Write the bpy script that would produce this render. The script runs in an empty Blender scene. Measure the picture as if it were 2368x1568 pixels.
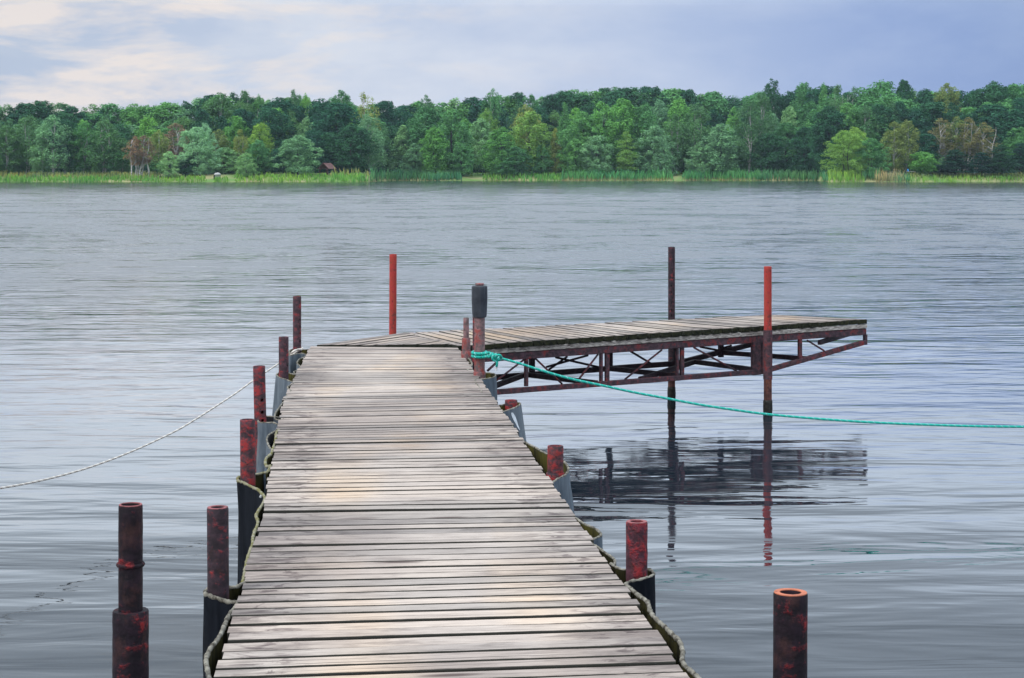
import bpy, bmesh, math, random
import numpy as np
from mathutils import Vector, Matrix, noise as mnoise
R = math.radians
random.seed(7); rng = np.random.default_rng(7)
SC = bpy.context.scene; COL = SC.collection

# ------------------------------------------------------------------ camera
F = 4200.0; HZ = 395.0; CX = 1184.0; CAM = 2.48; DECK = 0.88     # metres / measured picture units
cam_d = bpy.data.cameras.new('camera'); cam = bpy.data.objects.new('camera', cam_d); COL.objects.link(cam)
cam.location = (0, 0, CAM); cam.rotation_euler = (R(90), 0, 0)
cam_d.sensor_width = 36; cam_d.lens = 36*F/2368; cam_d.shift_y = -(784-HZ)/2368
cam_d.clip_end = 6000; cam_d.clip_start = .05
SC.camera = cam

# ------------------------------------------------------------------ world
SUN_EL, SUN_AZ = 48, -125       # azimuth from +Y, clockwise positive
W = bpy.data.worlds.new("World"); SC.world = W; W.use_nodes = True
nt = W.node_tree; nt.nodes.clear()
def N(t, **k):
    n = nt.nodes.new(t)
    for a, b in k.items(): setattr(n, a, b)
    return n
def L(a, b): nt.links.new(a, b)
def MATH(op, a, b=None, clamp=False):
    n = N('ShaderNodeMath', operation=op); n.use_clamp = clamp
    for i, v in enumerate((a, b)):
        if v is None: continue
        if isinstance(v, (int, float)): n.inputs[i].default_value = v
        else: L(v, n.inputs[i])
    return n.outputs[0]
def RAMP(fac, stops, interp='LINEAR'):
    n = N('ShaderNodeValToRGB'); cr = n.color_ramp; cr.interpolation = interp
    while len(cr.elements) < len(stops): cr.elements.new(.5)
    for e, (p, c) in zip(cr.elements, stops):
        e.position = p; e.color = (*c, 1) if len(c) == 3 else c
    if fac is not None: L(fac, n.inputs[0])
    return n.outputs[0]
def MIX(fac, a, b, mode='MIX'):
    n = N('ShaderNodeMix', data_type='RGBA', blend_type=mode)
    for s, v in ((n.inputs[0], fac), (n.inputs[6], a), (n.inputs[7], b)):
        if isinstance(v, (int, float)): s.default_value = v
        elif isinstance(v, tuple): s.default_value = (*v, 1) if len(v) == 3 else v
        else: L(v, s)
    return n.outputs[2]
def NOISE(vec, scale, detail=4, rough=.55, dist=0):
    n = N('ShaderNodeTexNoise'); n.inputs['Scale'].default_value = scale
    n.inputs['Detail'].default_value = detail; n.inputs['Roughness'].default_value = rough
    n.inputs['Distortion'].default_value = dist
    if vec is not None: L(vec, n.inputs['Vector'])
    return n.outputs[0]
def MAPV(vec, scale=(1,1,1), loc=(0,0,0), rot=(0,0,0)):
    n = N('ShaderNodeMapping'); L(vec, n.inputs[0])
    n.inputs['Scale'].default_value = scale; n.inputs['Location'].default_value = loc
    n.inputs['Rotation'].default_value = rot
    return n.outputs[0]
sky = N('ShaderNodeTexSky', sky_type='NISHITA', sun_disc=False)
sky.sun_elevation = R(SUN_EL); sky.sun_rotation = R(SUN_AZ)
tc = N('ShaderNodeTexCoord').outputs['Generated']
sx = N('ShaderNodeSeparateXYZ'); L(tc, sx.inputs[0]); dx, dy, dz = sx.outputs
base = RAMP(MATH('ADD', MATH('MULTIPLY', dx, 1.25), .5, True),
            [(0, (.50,.54,.62)), (.15, (.46,.51,.60)), (.30, (.53,.57,.66)), (.47, (.55,.59,.69)), (.58, (.47,.53,.67)),
             (.70, (.34,.42,.62)), (.82, (.22,.31,.55)), (1, (.25,.32,.48))], 'B_SPLINE')
cl1 = NOISE(MAPV(tc, (5.5, 5.5, 15), (3.1,0,.4), (0, R(-12), 0)), 1.0, 6, .58, .15)
base = MIX(RAMP(cl1, [(.40, (0,0,0)), (.58, (1,1,1))]), MIX(1, base, (.80,.85,.93), 'MULTIPLY'), MIX(1, base, (1.03,1.02,1.0), 'MULTIPLY'))
cl2 = NOISE(MAPV(tc, (9, 9, 38), (1.3,0,7.4), (0, R(-16), 0)), 1.0, 6, .62, .25)
warm = MATH('MULTIPLY', RAMP(cl2, [(.50, (0,0,0)), (.64, (1,1,1))]), RAMP(MATH('ADD', MATH('MULTIPLY', dx, 1.25), .5, True), [(.3, (.8,.8,.8)), (.5, (.15,)*3), (.62, (0,0,0))]))
base = MIX(warm, base, (.76,.67,.61))
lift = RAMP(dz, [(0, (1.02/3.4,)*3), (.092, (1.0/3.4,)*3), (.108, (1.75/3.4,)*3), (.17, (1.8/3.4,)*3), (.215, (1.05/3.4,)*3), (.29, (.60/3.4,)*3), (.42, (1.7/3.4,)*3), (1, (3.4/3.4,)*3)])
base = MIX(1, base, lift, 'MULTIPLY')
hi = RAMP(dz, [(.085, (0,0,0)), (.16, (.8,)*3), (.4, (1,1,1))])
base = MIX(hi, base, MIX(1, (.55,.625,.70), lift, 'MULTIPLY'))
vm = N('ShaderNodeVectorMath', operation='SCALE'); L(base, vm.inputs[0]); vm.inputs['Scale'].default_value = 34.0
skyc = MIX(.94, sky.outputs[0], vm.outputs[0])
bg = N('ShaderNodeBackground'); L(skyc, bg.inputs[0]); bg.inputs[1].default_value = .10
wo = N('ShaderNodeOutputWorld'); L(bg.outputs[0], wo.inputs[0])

sd = bpy.data.lights.new('sun', 'SUN'); sd.energy = 1.4; sd.angle = R(12); sd.color = (1, .95, .87)
so = bpy.data.objects.new('sun', sd); COL.objects.link(so)
az, el = R(SUN_AZ), R(SUN_EL)
so.rotation_euler = Vector((math.sin(az)*math.cos(el), math.cos(az)*math.cos(el), math.sin(el))).to_track_quat('Z', 'Y').to_euler()
SC.view_settings.view_transform = 'Standard'; SC.view_settings.look = 'None'
SC.view_settings.gamma = 1; SC.view_settings.exposure = 0.30

# ------------------------------------------------------------------ helpers
def at(px, py, Y): return Vector(((px-CX)/F*Y, Y, CAM-(py-HZ)/F*Y))
def yof(py, Z=DECK): return F*(CAM-Z)/(py-HZ)
def on(px, py, Z=DECK): Y = yof(py, Z); return Vector(((px-CX)/F*Y, Y, Z))

def new_mat(name):
    global nt
    m = bpy.data.materials.new(name); m.use_nodes = True; nt = m.node_tree; nt.nodes.clear()
    o = N('ShaderNodeOutputMaterial'); p = N('ShaderNodeBsdfPrincipled'); L(p.outputs[0], o.inputs[0])
    return m, p, o
def setc(p, sock, v):
    s = p.inputs[sock]
    if isinstance(v, (int, float)): s.default_value = v
    elif isinstance(v, tuple): s.default_value = (*v, 1)
    else: L(v, s)
def bump(p, h, strength=.3, dist=.01):
    b = N('ShaderNodeBump'); b.inputs['Strength'].default_value = strength; b.inputs['Distance'].default_value = dist
    L(h, b.inputs['Height']); L(b.outputs[0], p.inputs['Normal'])

def wood_mat(name, light=1.0, mossy=0.0):
    m, p, o = new_mat(name)
    uv = N('ShaderNodeUVMap'); uv.uv_map = 'UVMap'; uv = uv.outputs[0]
    at_ = N('ShaderNodeAttribute'); at_.attribute_name = 'rnd'; rnd = at_.outputs['Fac']
    cmb = N('ShaderNodeCombineXYZ'); L(MATH('MULTIPLY', rnd, 37.0), cmb.inputs[0]); L(MATH('MULTIPLY', rnd, 91.0), cmb.inputs[2])
    ad = N('ShaderNodeVectorMath', operation='ADD'); L(uv, ad.inputs[0]); L(cmb.outputs[0], ad.inputs[1]); v = ad.outputs[0]
    g = NOISE(MAPV(v, (2.2, 24, 1)), 1.5, 6, .66, .6)
    fine = NOISE(MAPV(v, (11, 90, 1)), 1.0, 5, .7)
    blot = NOISE(MAPV(v, (2.2, 9, 1)), 1.3, 5, .62, .9)
    wood_c = RAMP(MATH('ADD', MATH('MULTIPLY', g, .55), MATH('MULTIPLY', fine, .45)),
        [(.20, (.13,.105,.095)), (.34, (.32,.272,.247)), (.47, (.455,.39,.348)), (.62, (.56,.485,.432)), (.8, (.645,.565,.505))])
    # per-board tone
    tone = RAMP(rnd, [(0, (.52,.52,.53)), (.1, (.66,.66,.66)), (.3, (.80,.79,.785)), (.55, (.86,.835,.815)), (.8, (.90,.865,.83)), (1, (.97,.93,.89))])
    c = MIX(1, wood_c, tone, 'MULTIPLY')
    # grey-black weather blotches, heavier towards the board ends
    obj = N('ShaderNodeTexCoord').outputs['Object']
    ed = N('ShaderNodeAttribute'); ed.attribute_name = 'edge'
    th = MATH('ADD', blot, MATH('MULTIPLY', ed.outputs['Fac'], .15))
    c = MIX(RAMP(th, [(.54, (0,0,0)), (.74, (.8,)*3)]), c, MIX(1, c, (.42,.40,.41), 'MULTIPLY'))
    st = NOISE(MAPV(v, (5, 11, 1), (4,4,4)), 1.2, 4, .6, 1.2)
    sb = MATH('MULTIPLY', RAMP(st, [(.54, (0,0,0)), (.60, (.8,)*3)]), RAMP(ed.outputs['Fac'], [(.25, (0,0,0)), (.5, (1,1,1)), (.8, (1,1,1)), (.95, (.3,)*3)]))
    c = MIX(sb, c, MIX(1, c, (.40,.36,.38), 'MULTIPLY'))
    ck = NOISE(MAPV(v, (1.1, 75, 1), (8,8,8)), 1.0, 3, .5, .2)
    c = MIX(RAMP(ck, [(.63, (0,0,0)), (.68, (.75,)*3)]), c, (.085,.07,.065))
    # honey coloured sun glow painted into the boards, fading towards their ends
    glow_noise = NOISE(MAPV(obj, (1.2, .35, 1), (2,5,0)), 1.0, 3, .5)
    glow_fac = MATH('MULTIPLY', RAMP(glow_noise, [(.46, (0,0,0)), (.62, (1,1,1))]), MATH('SUBTRACT', 1.0, MATH('MULTIPLY', ed.outputs['Fac'], 1.6), True))
    c = MIX(MATH('MULTIPLY', glow_fac, MATH('ADD', .35, MATH('MULTIPLY', rnd, .6))), c, MIX(1, c, (1.20, 1.04, .82), 'MULTIPLY'))
    # broad weathering over the deck
    bz = NOISE(MAPV(obj, (.8, .5, 1), (9,1,0)), 1.0, 3, .5)
    c = MIX(RAMP(bz, [(.44, (.8,)*3), (.6, (0,0,0))]), c, MIX(1, c, (.60,.585,.60), 'MULTIPLY'))
    # knots
    vo = N('ShaderNodeTexVoronoi'); vo.inputs['Scale'].default_value = 1.0
    L(MAPV(v, (1.3, 7.5, 1)), vo.inputs['Vector'])
    c = MIX(RAMP(vo.outputs['Distance'], [(.06, (.95,)*3), (.12, (.5,)*3), (.16, (0,0,0))]), c, (.075,.05,.045))
    # dark board edges
    sn = N('ShaderNodeAttribute'); sn.attribute_name = 'side'
    sd_ = RAMP(MATH('ADD', MATH('MULTIPLY', sn.outputs['Fac'], .62), MATH('MULTIPLY', NOISE(MAPV(v, (5, 3, 1)), 2.0, 4), .5)), [(.50, (0,0,0)), (.70, (1,1,1))])
    c = MIX(sd_, c, (.028,.027,.022) if not mossy else (.02,.022,.014))
    if light != 1: c = MIX(1, c, (light,)*3, 'MULTIPLY')
    L(c, p.inputs['Base Color']); setc(p, 'Roughness', .85); p.inputs['Specular IOR Level'].default_value = .25
    bump(p, MATH('ADD', g, MATH('MULTIPLY', fine, .5)), .45, .006)
    return m

def rust_mat(name, red=.5, seed=0.0, tint=(.30,.028,.030), dark=(.042,.027,.032), stretch=2.2, blister=.3, orange=0):
    m, p, o = new_mat(name)
    tcn = N('ShaderNodeTexCoord').outputs['Object']
    big = NOISE(MAPV(tcn, (9, 9, 8*stretch), (seed, seed*1.7, seed*.3)), 1.0, 5, .66, .8)
    fine = NOISE(MAPV(tcn, (60, 60, 75), (seed, 0, 0)), 1.0, 4, .65)
    mid = NOISE(MAPV(tcn, (22, 22, 26), (0, seed, 0)), 1.0, 5, .65)
    f = MATH('ADD', MATH('ADD', MATH('MULTIPLY', big, .50), MATH('MULTIPLY', mid, .34)), MATH('MULTIPLY', fine, .16))
    lo = .64 - .30*red
    fac = RAMP(f, [(lo-.03, (0,0,0)), (lo+.01, (.30,)*3), (lo+.055, (.95,)*3)])
    dk = MIX(RAMP(mid, [(.4, (0,0,0)), (.62, (1,1,1))]), dark, (dark[0]*2.3, dark[1]*1.9, dark[2]*2.0))
    rd = MIX(fine, (tint[0]*.62, tint[1]*.6, tint[2]*.65), (tint[0]*1.35, tint[1]*1.5, tint[2]*1.4))
    c = MIX(fac, dk, rd)
    br_ = NOISE(MAPV(tcn, (13, 13, 10), (seed, 9, 0)), 1.0, 5, .7)
    c = MIX(RAMP(br_, [(.54, (0,0,0)), (.68, (.28,)*3)]), c, (.10,.040,.028))
    pit = NOISE(MAPV(tcn, (48, 48, 40), (seed*2, 0, 3)), 1.0, 3, .7)
    c = MIX(RAMP(pit, [(.62, (0,0,0)), (.68, (.8,)*3)]), c, (.022,.014,.016))
    if orange:
        oz = NOISE(MAPV(tcn, (14, 14, 9), (4, seed, 0)), 1.0, 5, .7)
        c = MIX(MATH('MULTIPLY', RAMP(oz, [(.48, (0,0,0)), (.6, (1,1,1))]), orange), c, (.26,.085,.03))
    L(c, p.inputs['Base Color']); setc(p, 'Roughness', .7); p.inputs['Specular IOR Level'].default_value = .2
    bump(p, MATH('ADD', mid, MATH('MULTIPLY', fac, .5)), .35+blister, .006)
    return m

def plain_mat(name, c1, c2, scale=8, rough=.8, bmp=.2, bd=.01, spec=.3, vs=(1,1,1)):
    m, p, o = new_mat(name)
    tcn = N('ShaderNodeTexCoord').outputs['Object']
    n = NOISE(MAPV(tcn, vs), scale, 6, .62, .4)
    L(MIX(RAMP(n, [(.35, (0,0,0)), (.65, (1,1,1))]), c1, c2), p.inputs['Base Color'])
    setc(p, 'Roughness', rough); p.inputs['Specular IOR Level'].default_value = spec
    if bmp: bump(p, n, bmp, bd)
    return m

def rubber_mat(name, c1, c2, scr=(.2,.22,.24), rough=.62, smear=False):
    m, p, o = new_mat(name)
    tcn = N('ShaderNodeTexCoord').outputs['Object']
    n = NOISE(MAPV(tcn, (6, 6, 2.2)), 1.4, 6, .62, .6)
    c = MIX(RAMP(n, [(.36, (0,0,0)), (.64, (1,1,1))]), c1, c2)
    s = NOISE(MAPV(tcn, (30, 30, 4), (0,0,0), (R(25), R(20), 0)), 1.6, 5, .7)
    c = MIX(RAMP(s, [(.62, (0,0,0)), (.72, (.75,)*3)]), c, scr)
    g = NOISE(MAPV(tcn, (5, 5, 1.4), (3,3,3)), 2.0, 4, .6)
    c = MIX(RAMP(g, [(.6, (0,0,0)), (.74, (.5,)*3)]), c, (c2[0]*1.6, c2[1]*1.35, c2[2]*1.1))
    L(c, p.inputs['Base Color']); setc(p, 'Roughness', rough); p.inputs['Specular IOR Level'].default_value = .4
    bump(p, s, .3, .004)
    if rough > .7: p.inputs['Specular IOR Level'].default_value = .06
    return m

def leaf_mat(name, col, col2=None, var=.35, trans=.22):
    global nt
    m, p, o = new_mat(name); nt.nodes.remove(p)
    at_ = N('ShaderNodeAttribute'); at_.attribute_name = 'rnd'
    oi = N('ShaderNodeObjectInfo').outputs['Random']
    col2 = col2 or (col[0]*1.5, col[1]*1.35, col[2]*1.1)
    c = MIX(at_.outputs['Fac'], tuple(x*(1-var) for x in col), col2)
    c = MIX(1, c, RAMP(oi, [(0, (.80,.84,.92)), (.5, (1,1,1)), (1, (1.22,1.12,.92))]), 'MULTIPLY')
    d = N('ShaderNodeBsdfDiffuse'); L(c, d.inputs[0]); t = N('ShaderNodeBsdfTranslucent'); L(c, t.inputs[0])
    ms = N('ShaderNodeMixShader'); ms.inputs[0].default_value = trans
    L(d.outputs[0], ms.inputs[1]); L(t.outputs[0], ms.inputs[2]); L(ms.outputs[0], o.inputs[0])
    return m

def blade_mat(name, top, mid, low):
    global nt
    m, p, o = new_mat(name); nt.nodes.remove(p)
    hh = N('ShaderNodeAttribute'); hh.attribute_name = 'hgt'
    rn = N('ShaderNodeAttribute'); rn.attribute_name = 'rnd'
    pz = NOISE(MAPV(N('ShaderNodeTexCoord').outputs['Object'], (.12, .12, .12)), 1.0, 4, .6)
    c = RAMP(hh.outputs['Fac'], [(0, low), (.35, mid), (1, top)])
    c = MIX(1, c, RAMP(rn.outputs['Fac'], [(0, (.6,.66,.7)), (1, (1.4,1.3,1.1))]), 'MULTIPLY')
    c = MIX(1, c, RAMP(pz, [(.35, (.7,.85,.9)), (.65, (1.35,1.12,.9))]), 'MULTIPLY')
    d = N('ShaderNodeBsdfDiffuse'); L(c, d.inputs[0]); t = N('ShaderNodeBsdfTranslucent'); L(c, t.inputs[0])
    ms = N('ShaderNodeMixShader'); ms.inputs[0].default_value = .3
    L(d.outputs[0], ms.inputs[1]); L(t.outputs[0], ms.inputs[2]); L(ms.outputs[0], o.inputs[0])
    return m

class MB:
    def __init__(s): s.v = []; s.f = []; s.uv = {}; s.mi = []; s.at = {}
    def quadgrid(s, rows, closed_u=False, mi=0, uvs=None):
        b = len(s.v); nu = len(rows[0])
        for r in rows: s.v += [tuple(p) for p in r]
        for i in range(len(rows)-1):
            for j in range(nu if closed_u else nu-1):
                k = (j+1) % nu
                s.f.append((b+i*nu+j, b+i*nu+k, b+(i+1)*nu+k, b+(i+1)*nu+j)); s.mi.append(mi)
                if uvs: s.uv[len(s.f)-1] = [uvs(i, j), uvs(i, j+1), uvs(i+1, j+1), uvs(i+1, j)]
        return b
    def face(s, idx, mi=0): s.f.append(tuple(idx)); s.mi.append(mi)
    def bar(s, a, b, w, h, up=(0,0,1), mi=0):
        a, b = Vector(a), Vector(b); d = (b-a).normalized(); up = Vector(up)
        x = d.cross(up)
        if x.length < 1e-4: x = d.cross(Vector((0,1,0)))
        x.normalize(); z = x.cross(d).normalized()
        k = len(s.v); c = min(w, h)*.12
        prof = [(-w/2+c,-h/2),(w/2-c,-h/2),(w/2,-h/2+c),(w/2,h/2-c),(w/2-c,h/2),(-w/2+c,h/2),(-w/2,h/2-c),(-w/2,-h/2+c)]
        for p in (a, b):
            for (u, t) in prof: s.v.append(tuple(p+x*u+z*t))
        for j in range(8): s.face((k+j, k+(j+1)%8, k+8+(j+1)%8, k+8+j), mi)
        s.face([k+j for j in range(7,-1,-1)], mi); s.face([k+8+j for j in range(8)], mi)
    def box(s, c, sz, mi=0): 
        c = Vector(c); s.bar(c-Vector((sz[0]/2,0,0)), c+Vector((sz[0]/2,0,0)), sz[1], sz[2], mi=mi)
    def tube(s, path, rad, n=10, caps=True, mi=0, nz=0, vs=1.0):
        path = [Vector(p) for p in path]; rows = []; ln = [0]
        for i in range(1, len(path)): ln.append(ln[-1]+(path[i]-path[i-1]).length)
        up = None
        for i, p in enumerate(path):
            d = (path[min(i+1, len(path)-1)]-path[max(i-1, 0)]).normalized()
            if up is None:
                up = Vector((0,0,1)) if abs(d.z) < .9 else Vector((1,0,0))
            x = d.cross(up).normalized(); up = x.cross(d).normalized()
            r = rad[i] if hasattr(rad, '__len__') else rad
            rows.append([p+(x*math.cos(2*math.pi*j/n)+up*math.sin(2*math.pi*j/n))*(r*(1+nz*mnoise.noise((p*40)+Vector((j*1.7,0,0))))) for j in range(n)])
        b = s.quadgrid(rows, True, mi, lambda i, j: (ln[min(i, len(ln)-1)]*vs, j/n))
        if caps:
            s.face([b+j for j in range(n-1,-1,-1)], mi); s.face([b+(len(rows)-1)*n+j for j in range(n)], mi)
    def lathe(s, prof, n=28, c=(0,0), mi=0, nz=0):
        rows = [[(c[0]+r*math.cos(2*math.pi*j/n)*(1+nz*mnoise.noise(Vector((j*3.1, z*35, 1)))), c[1]+r*math.sin(2*math.pi*j/n)*(1+nz*mnoise.noise(Vector((j*3.1, z*35, 1)))), z) for j in range(n)] for r, z in prof]
        s.quadgrid(rows, True, mi)
    def build(s, name, mats, parent=None, smooth=False, loc=None):
        me = bpy.data.meshes.new(name); me.from_pydata([tuple(v) for v in s.v], [], s.f)
        if not isinstance(mats, (list, tuple)): mats = [mats]
        for m in mats: me.materials.append(m)
        if len(mats) > 1: me.polygons.foreach_set('material_index', s.mi)
        if s.uv:
            l = me.uv_layers.new(name='UVMap')
            for fi, co in s.uv.items():
                for li, c in zip(me.polygons[fi].loop_indices, co): l.data[li].uv = c
        for k, vals in s.at.items():
            a = me.attributes.new(k, 'FLOAT', 'FACE' if len(vals) == len(s.f) else 'POINT'); a.data.foreach_set('value', vals)
        if smooth: me.polygons.foreach_set('use_smooth', [True]*len(me.polygons))
        me.update()
        o = bpy.data.objects.new(name, me); COL.objects.link(o)
        if loc is not None: o.location = loc
        if parent: o.parent = parent
        return o
def fix_normals(o):
    bm = bmesh.new(); bm.from_mesh(o.data); bmesh.ops.recalc_face_normals(bm, faces=bm.faces); bm.to_mesh(o.data); bm.free()
def smooth_angle(o, ang=40):
    me = o.data; me.polygons.foreach_set('use_smooth', [True]*len(me.polygons))
    bm = bmesh.new(); bm.from_mesh(me)
    bmesh.ops.recalc_face_normals(bm, faces=bm.faces)
    for e in bm.edges:
        if len(e.link_faces) == 2 and e.calc_face_angle(0) > R(ang): e.smooth = False
    bm.to_mesh(me); bm.free()
def tag(o, label=None, cat=None, group=None, kind=None):
    if label: o['label'] = label
    if cat: o['category'] = cat
    if group: o['group'] = group
    if kind: o['kind'] = kind
    return o
def thing(name, label, cat, loc=(0,0,0), group=None):
    o = bpy.data.objects.new(name, None); COL.objects.link(o); o.location = loc; o.empty_display_size = .2
    return tag(o, label, cat, group)
def catmull(pts, n=8, closed=False):
    pts = [Vector(p) for p in pts]; out = []
    for i in range(len(pts)-1):
        p0 = pts[max(i-1,0)]; p1 = pts[i]; p2 = pts[i+1]; p3 = pts[min(i+2, len(pts)-1)]
        for k in range(n):
            t = k/n
            out.append(.5*((2*p1)+(p2-p0)*t+(2*p0-5*p1+4*p2-p3)*t*t+(3*p1-p0-3*p2+p3)*t**3))
    out.append(pts[-1]); return out

# ------------------------------------------------------------------ shore, ground, water
def shore(px):
    px = px + 6*math.sin(px*.021)
    def sm(a, b, x): t = min(max((x-a)/(b-a), 0), 1); return t*t*(3-2*t)
    return 403 + 44*sm(830, 905, px) - 46*sm(1900, 1922, px) + 1.5*math.sin(px*.035) + .8*math.sin(px*.011+2)
def gz(off):
    pts = [(-6,-1.2), (0,.02), (1.5,.35), (5,1.05), (9,1.55), (16,1.85), (60,2.6), (200,4), (900,8)]
    for (a, za), (b, zb) in zip(pts, pts[1:]):
        if off <= b: return za+(zb-za)*max(off-a, 0)/(b-a)
    return 8
def gnd(px, off, dz=0):
    Y = shore(px)+off; return Vector(((px-CX)/F*Y, Y, gz(off)+dz))

mb = MB(); rows = []
for off in [-6,-3,0,.7,1.5,3,5,7,9,12,16,24,40,60,100,200,400,900]:
    rows.append([gnd(px, off)+Vector((0,0,.12*mnoise.noise(Vector((px*.05, off*.4, 0))) if 0 < off < 60 else 0)) for px in range(-5200, 7600, 12)])
mb.quadgrid(rows)
m, p, o = new_mat('bank_soil')
tcn = N('ShaderNodeTexCoord').outputs['Object']
n1 = NOISE(MAPV(tcn, (.09,.09,.3)), 1.0, 5, .6, .5); n2 = NOISE(tcn, 1.5, 5, .7)
c = MIX(RAMP(n1, [(.42, (0,0,0)), (.6, (1,1,1))]), (.12,.22,.06), (.26,.25,.12))
c = MIX(RAMP(n2, [(.55, (0,0,0)), (.75, (.7,)*3)]), c, (.18,.12,.08))
L(c, p.inputs['Base Color']); setc(p, 'Roughness', .95); p.inputs['Specular IOR Level'].default_value = .1
tag(mb.build('ground', m, smooth=True), kind='structure')

mb = MB()
xs = [-3000,-600,-150,-40,0,40,150,600,3000]; ys = [-60,0,30,80,200,380,520]
mb.quadgrid([[(x, y, 0) for x in xs] for y in ys])
m, p, o = new_mat('lake_water')
g = N('ShaderNodeNewGeometry').outputs['Position']
sp = N('ShaderNodeSeparateXYZ'); L(g, sp.inputs[0])
# long ripples lying across the view, calm patches and livelier patches
r1 = NOISE(MAPV(g, (.8, 2.8, 1), (0,0,0), (0,0,R(4))), 1.0, 3, .5, .5)
r2 = NOISE(MAPV(g, (.30, .95, 1), (5,3,0), (0,0,R(-3))), 1.0, 3, .5, .4)
r3 = NOISE(MAPV(g, (1.6, 9, 1), (2,1,0), (0,0,R(6))), 1.0, 2, .5, .3)
r4 = NOISE(MAPV(g, (.022, .13, 1), (1,8,0)), 1.0, 3, .55)
patch = RAMP(NOISE(MAPV(g, (.02, .07, 1), (7,7,0)), 1.0, 3, .5), [(.35, (.5,)*3), (.65, (1,1,1))])
far = MATH('DIVIDE', MATH('SUBTRACT', sp.outputs[1], 11.0), 65.0, True)
calm = RAMP(MATH('DIVIDE', sp.outputs[1], 450.0, True), [(.28, (1,1,1)), (.46, (.28,)*3)])
amp3 = MATH('MULTIPLY', MATH('ADD', .02, MATH('MULTIPLY', far, .5)), .45)
h = MATH('ADD', MATH('MULTIPLY', r1, MATH('ADD', .21, MATH('MULTIPLY', far, .7))), MATH('MULTIPLY', r2, MATH('ADD', .9, MATH('MULTIPLY', far, 1.0))))
h = MATH('ADD', h, MATH('MULTIPLY', r3, amp3)); h = MATH('MULTIPLY', h, patch)
r6 = MATH('ADD', MATH('MULTIPLY', NOISE(MAPV(g, (.16, .30, 1), (4,9,0)), 1.0, 5, .6), .6), MATH('MULTIPLY', NOISE(MAPV(g, (.8, 1.6, 1), (4,2,0), (0,0,R(-4))), 1.0, 3, .55), .35))
h = MATH('ADD', h, MATH('MULTIPLY', r6, MATH('MULTIPLY', MATH('MULTIPLY', far, 5.0), calm)))
h = MATH('ADD', h, MATH('MULTIPLY', r4, MATH('MULTIPLY', MATH('MULTIPLY', far, 4.0), calm)))
h = MATH('MULTIPLY', h, MATH('MULTIPLY', calm, RAMP(MATH('DIVIDE', sp.outputs[1], 40.0, True), [(.15, (.38,)*3), (.42, (.9,)*3), (.7, (1,1,1))])))
b = N('ShaderNodeBump'); b.inputs['Strength'].default_value = 1.0; b.inputs['Distance'].default_value = .045; L(h, b.inputs['Height'])
L(b.outputs[0], p.inputs['Normal'])
setc(p, 'Base Color', (.012,.018,.026)); r5 = MATH('ADD', MATH('MULTIPLY', NOISE(MAPV(g, (.14, .20, 1), (11,3,0)), 1.0, 4, .6), .5), MATH('MULTIPLY', NOISE(MAPV(g, (.85, 1.5, 1), (1,3,0), (0,0,R(5))), 1.0, 3, .6), .5))
setc(p, 'Roughness', MATH('MULTIPLY', RAMP(r5, [(.43, (.15,)*3), (.50, (.75,)*3), (.56, (1,1,1))]), RAMP(MATH('DIVIDE', sp.outputs[1], 450.0, True), [(0, (.05,)*3), (.04, (.07,)*3), (.10, (.26,)*3), (.18, (.36,)*3), (.33, (.38,)*3), (.45, (.24,)*3), (.60, (.17,)*3), (1, (.13,)*3)]))); p.inputs['IOR'].default_value = 2.6
tag(mb.build('lake_water', m), kind='structure')

# ------------------------------------------------------------------ materials
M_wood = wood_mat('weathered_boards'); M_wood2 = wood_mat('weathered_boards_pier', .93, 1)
M_beamwood = plain_mat('peeling_beam', (.08,.06,.055), (.62,.56,.50), 11, .9, .4, .006, .2, (1.5,1.5,9))
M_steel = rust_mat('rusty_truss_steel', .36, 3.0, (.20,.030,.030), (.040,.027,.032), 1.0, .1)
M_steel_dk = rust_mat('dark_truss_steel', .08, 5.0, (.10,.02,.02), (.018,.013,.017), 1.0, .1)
M_rustA = rust_mat('flaking_red_paint', .40, 1.0)
M_rustB = rust_mat('flaking_red_paint_dense', .50, 4.3)
M_rustC = rust_mat('flaking_red_paint_sparse', .28, 7.7, (.28,.028,.03), (.022,.016,.020))
M_rustF = rust_mat('flaking_red_paint_foreground', .22, 9.1, (.22,.016,.018), (.008,.005,.008), 1.6, .5)
M_blister = rust_mat('blistered_red_paint', .42, 2.2, (.27,.022,.028), (.045,.018,.025), .8, .9)
M_pink = rust_mat('faded_red_paint', .42, 6.6, (.27,.060,.055), (.12,.085,.085), .7, .2)
M_red = rust_mat('bright_red_paint', .85, 8.8, (.38,.036,.032), (.12,.035,.03), .8, .1, .35)
M_brown = rust_mat('brown_rust', .18, 12.0, (.18,.035,.03), (.05,.024,.022), 1.0, .2, .5)
M_rim = rust_mat('orange_rust_rim', .9, 1.5, (.42,.125,.07), (.24,.075,.05), 1, .3)
M_rimred = rust_mat('pale_red_rim', .6, 3.5, (.26,.08,.085), (.12,.05,.05), 1, .3)
M_rub_grey = rubber_mat('grey_rubber', (.045,.060,.078), (.125,.15,.175), (.22,.24,.26))
M_rub_mid = rubber_mat('slate_rubber', (.035,.05,.07), (.10,.13,.16), (.18,.2,.23))
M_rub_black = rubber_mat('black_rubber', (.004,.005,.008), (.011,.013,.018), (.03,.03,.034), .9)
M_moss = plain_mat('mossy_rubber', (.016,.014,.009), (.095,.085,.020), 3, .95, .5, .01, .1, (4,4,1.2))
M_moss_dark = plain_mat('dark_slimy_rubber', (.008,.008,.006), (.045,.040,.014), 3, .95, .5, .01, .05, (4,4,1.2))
M_edge = plain_mat('frayed_canvas_edge', (.05,.043,.034), (.27,.25,.21), 26, .95, .6, .006, .1)
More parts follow.
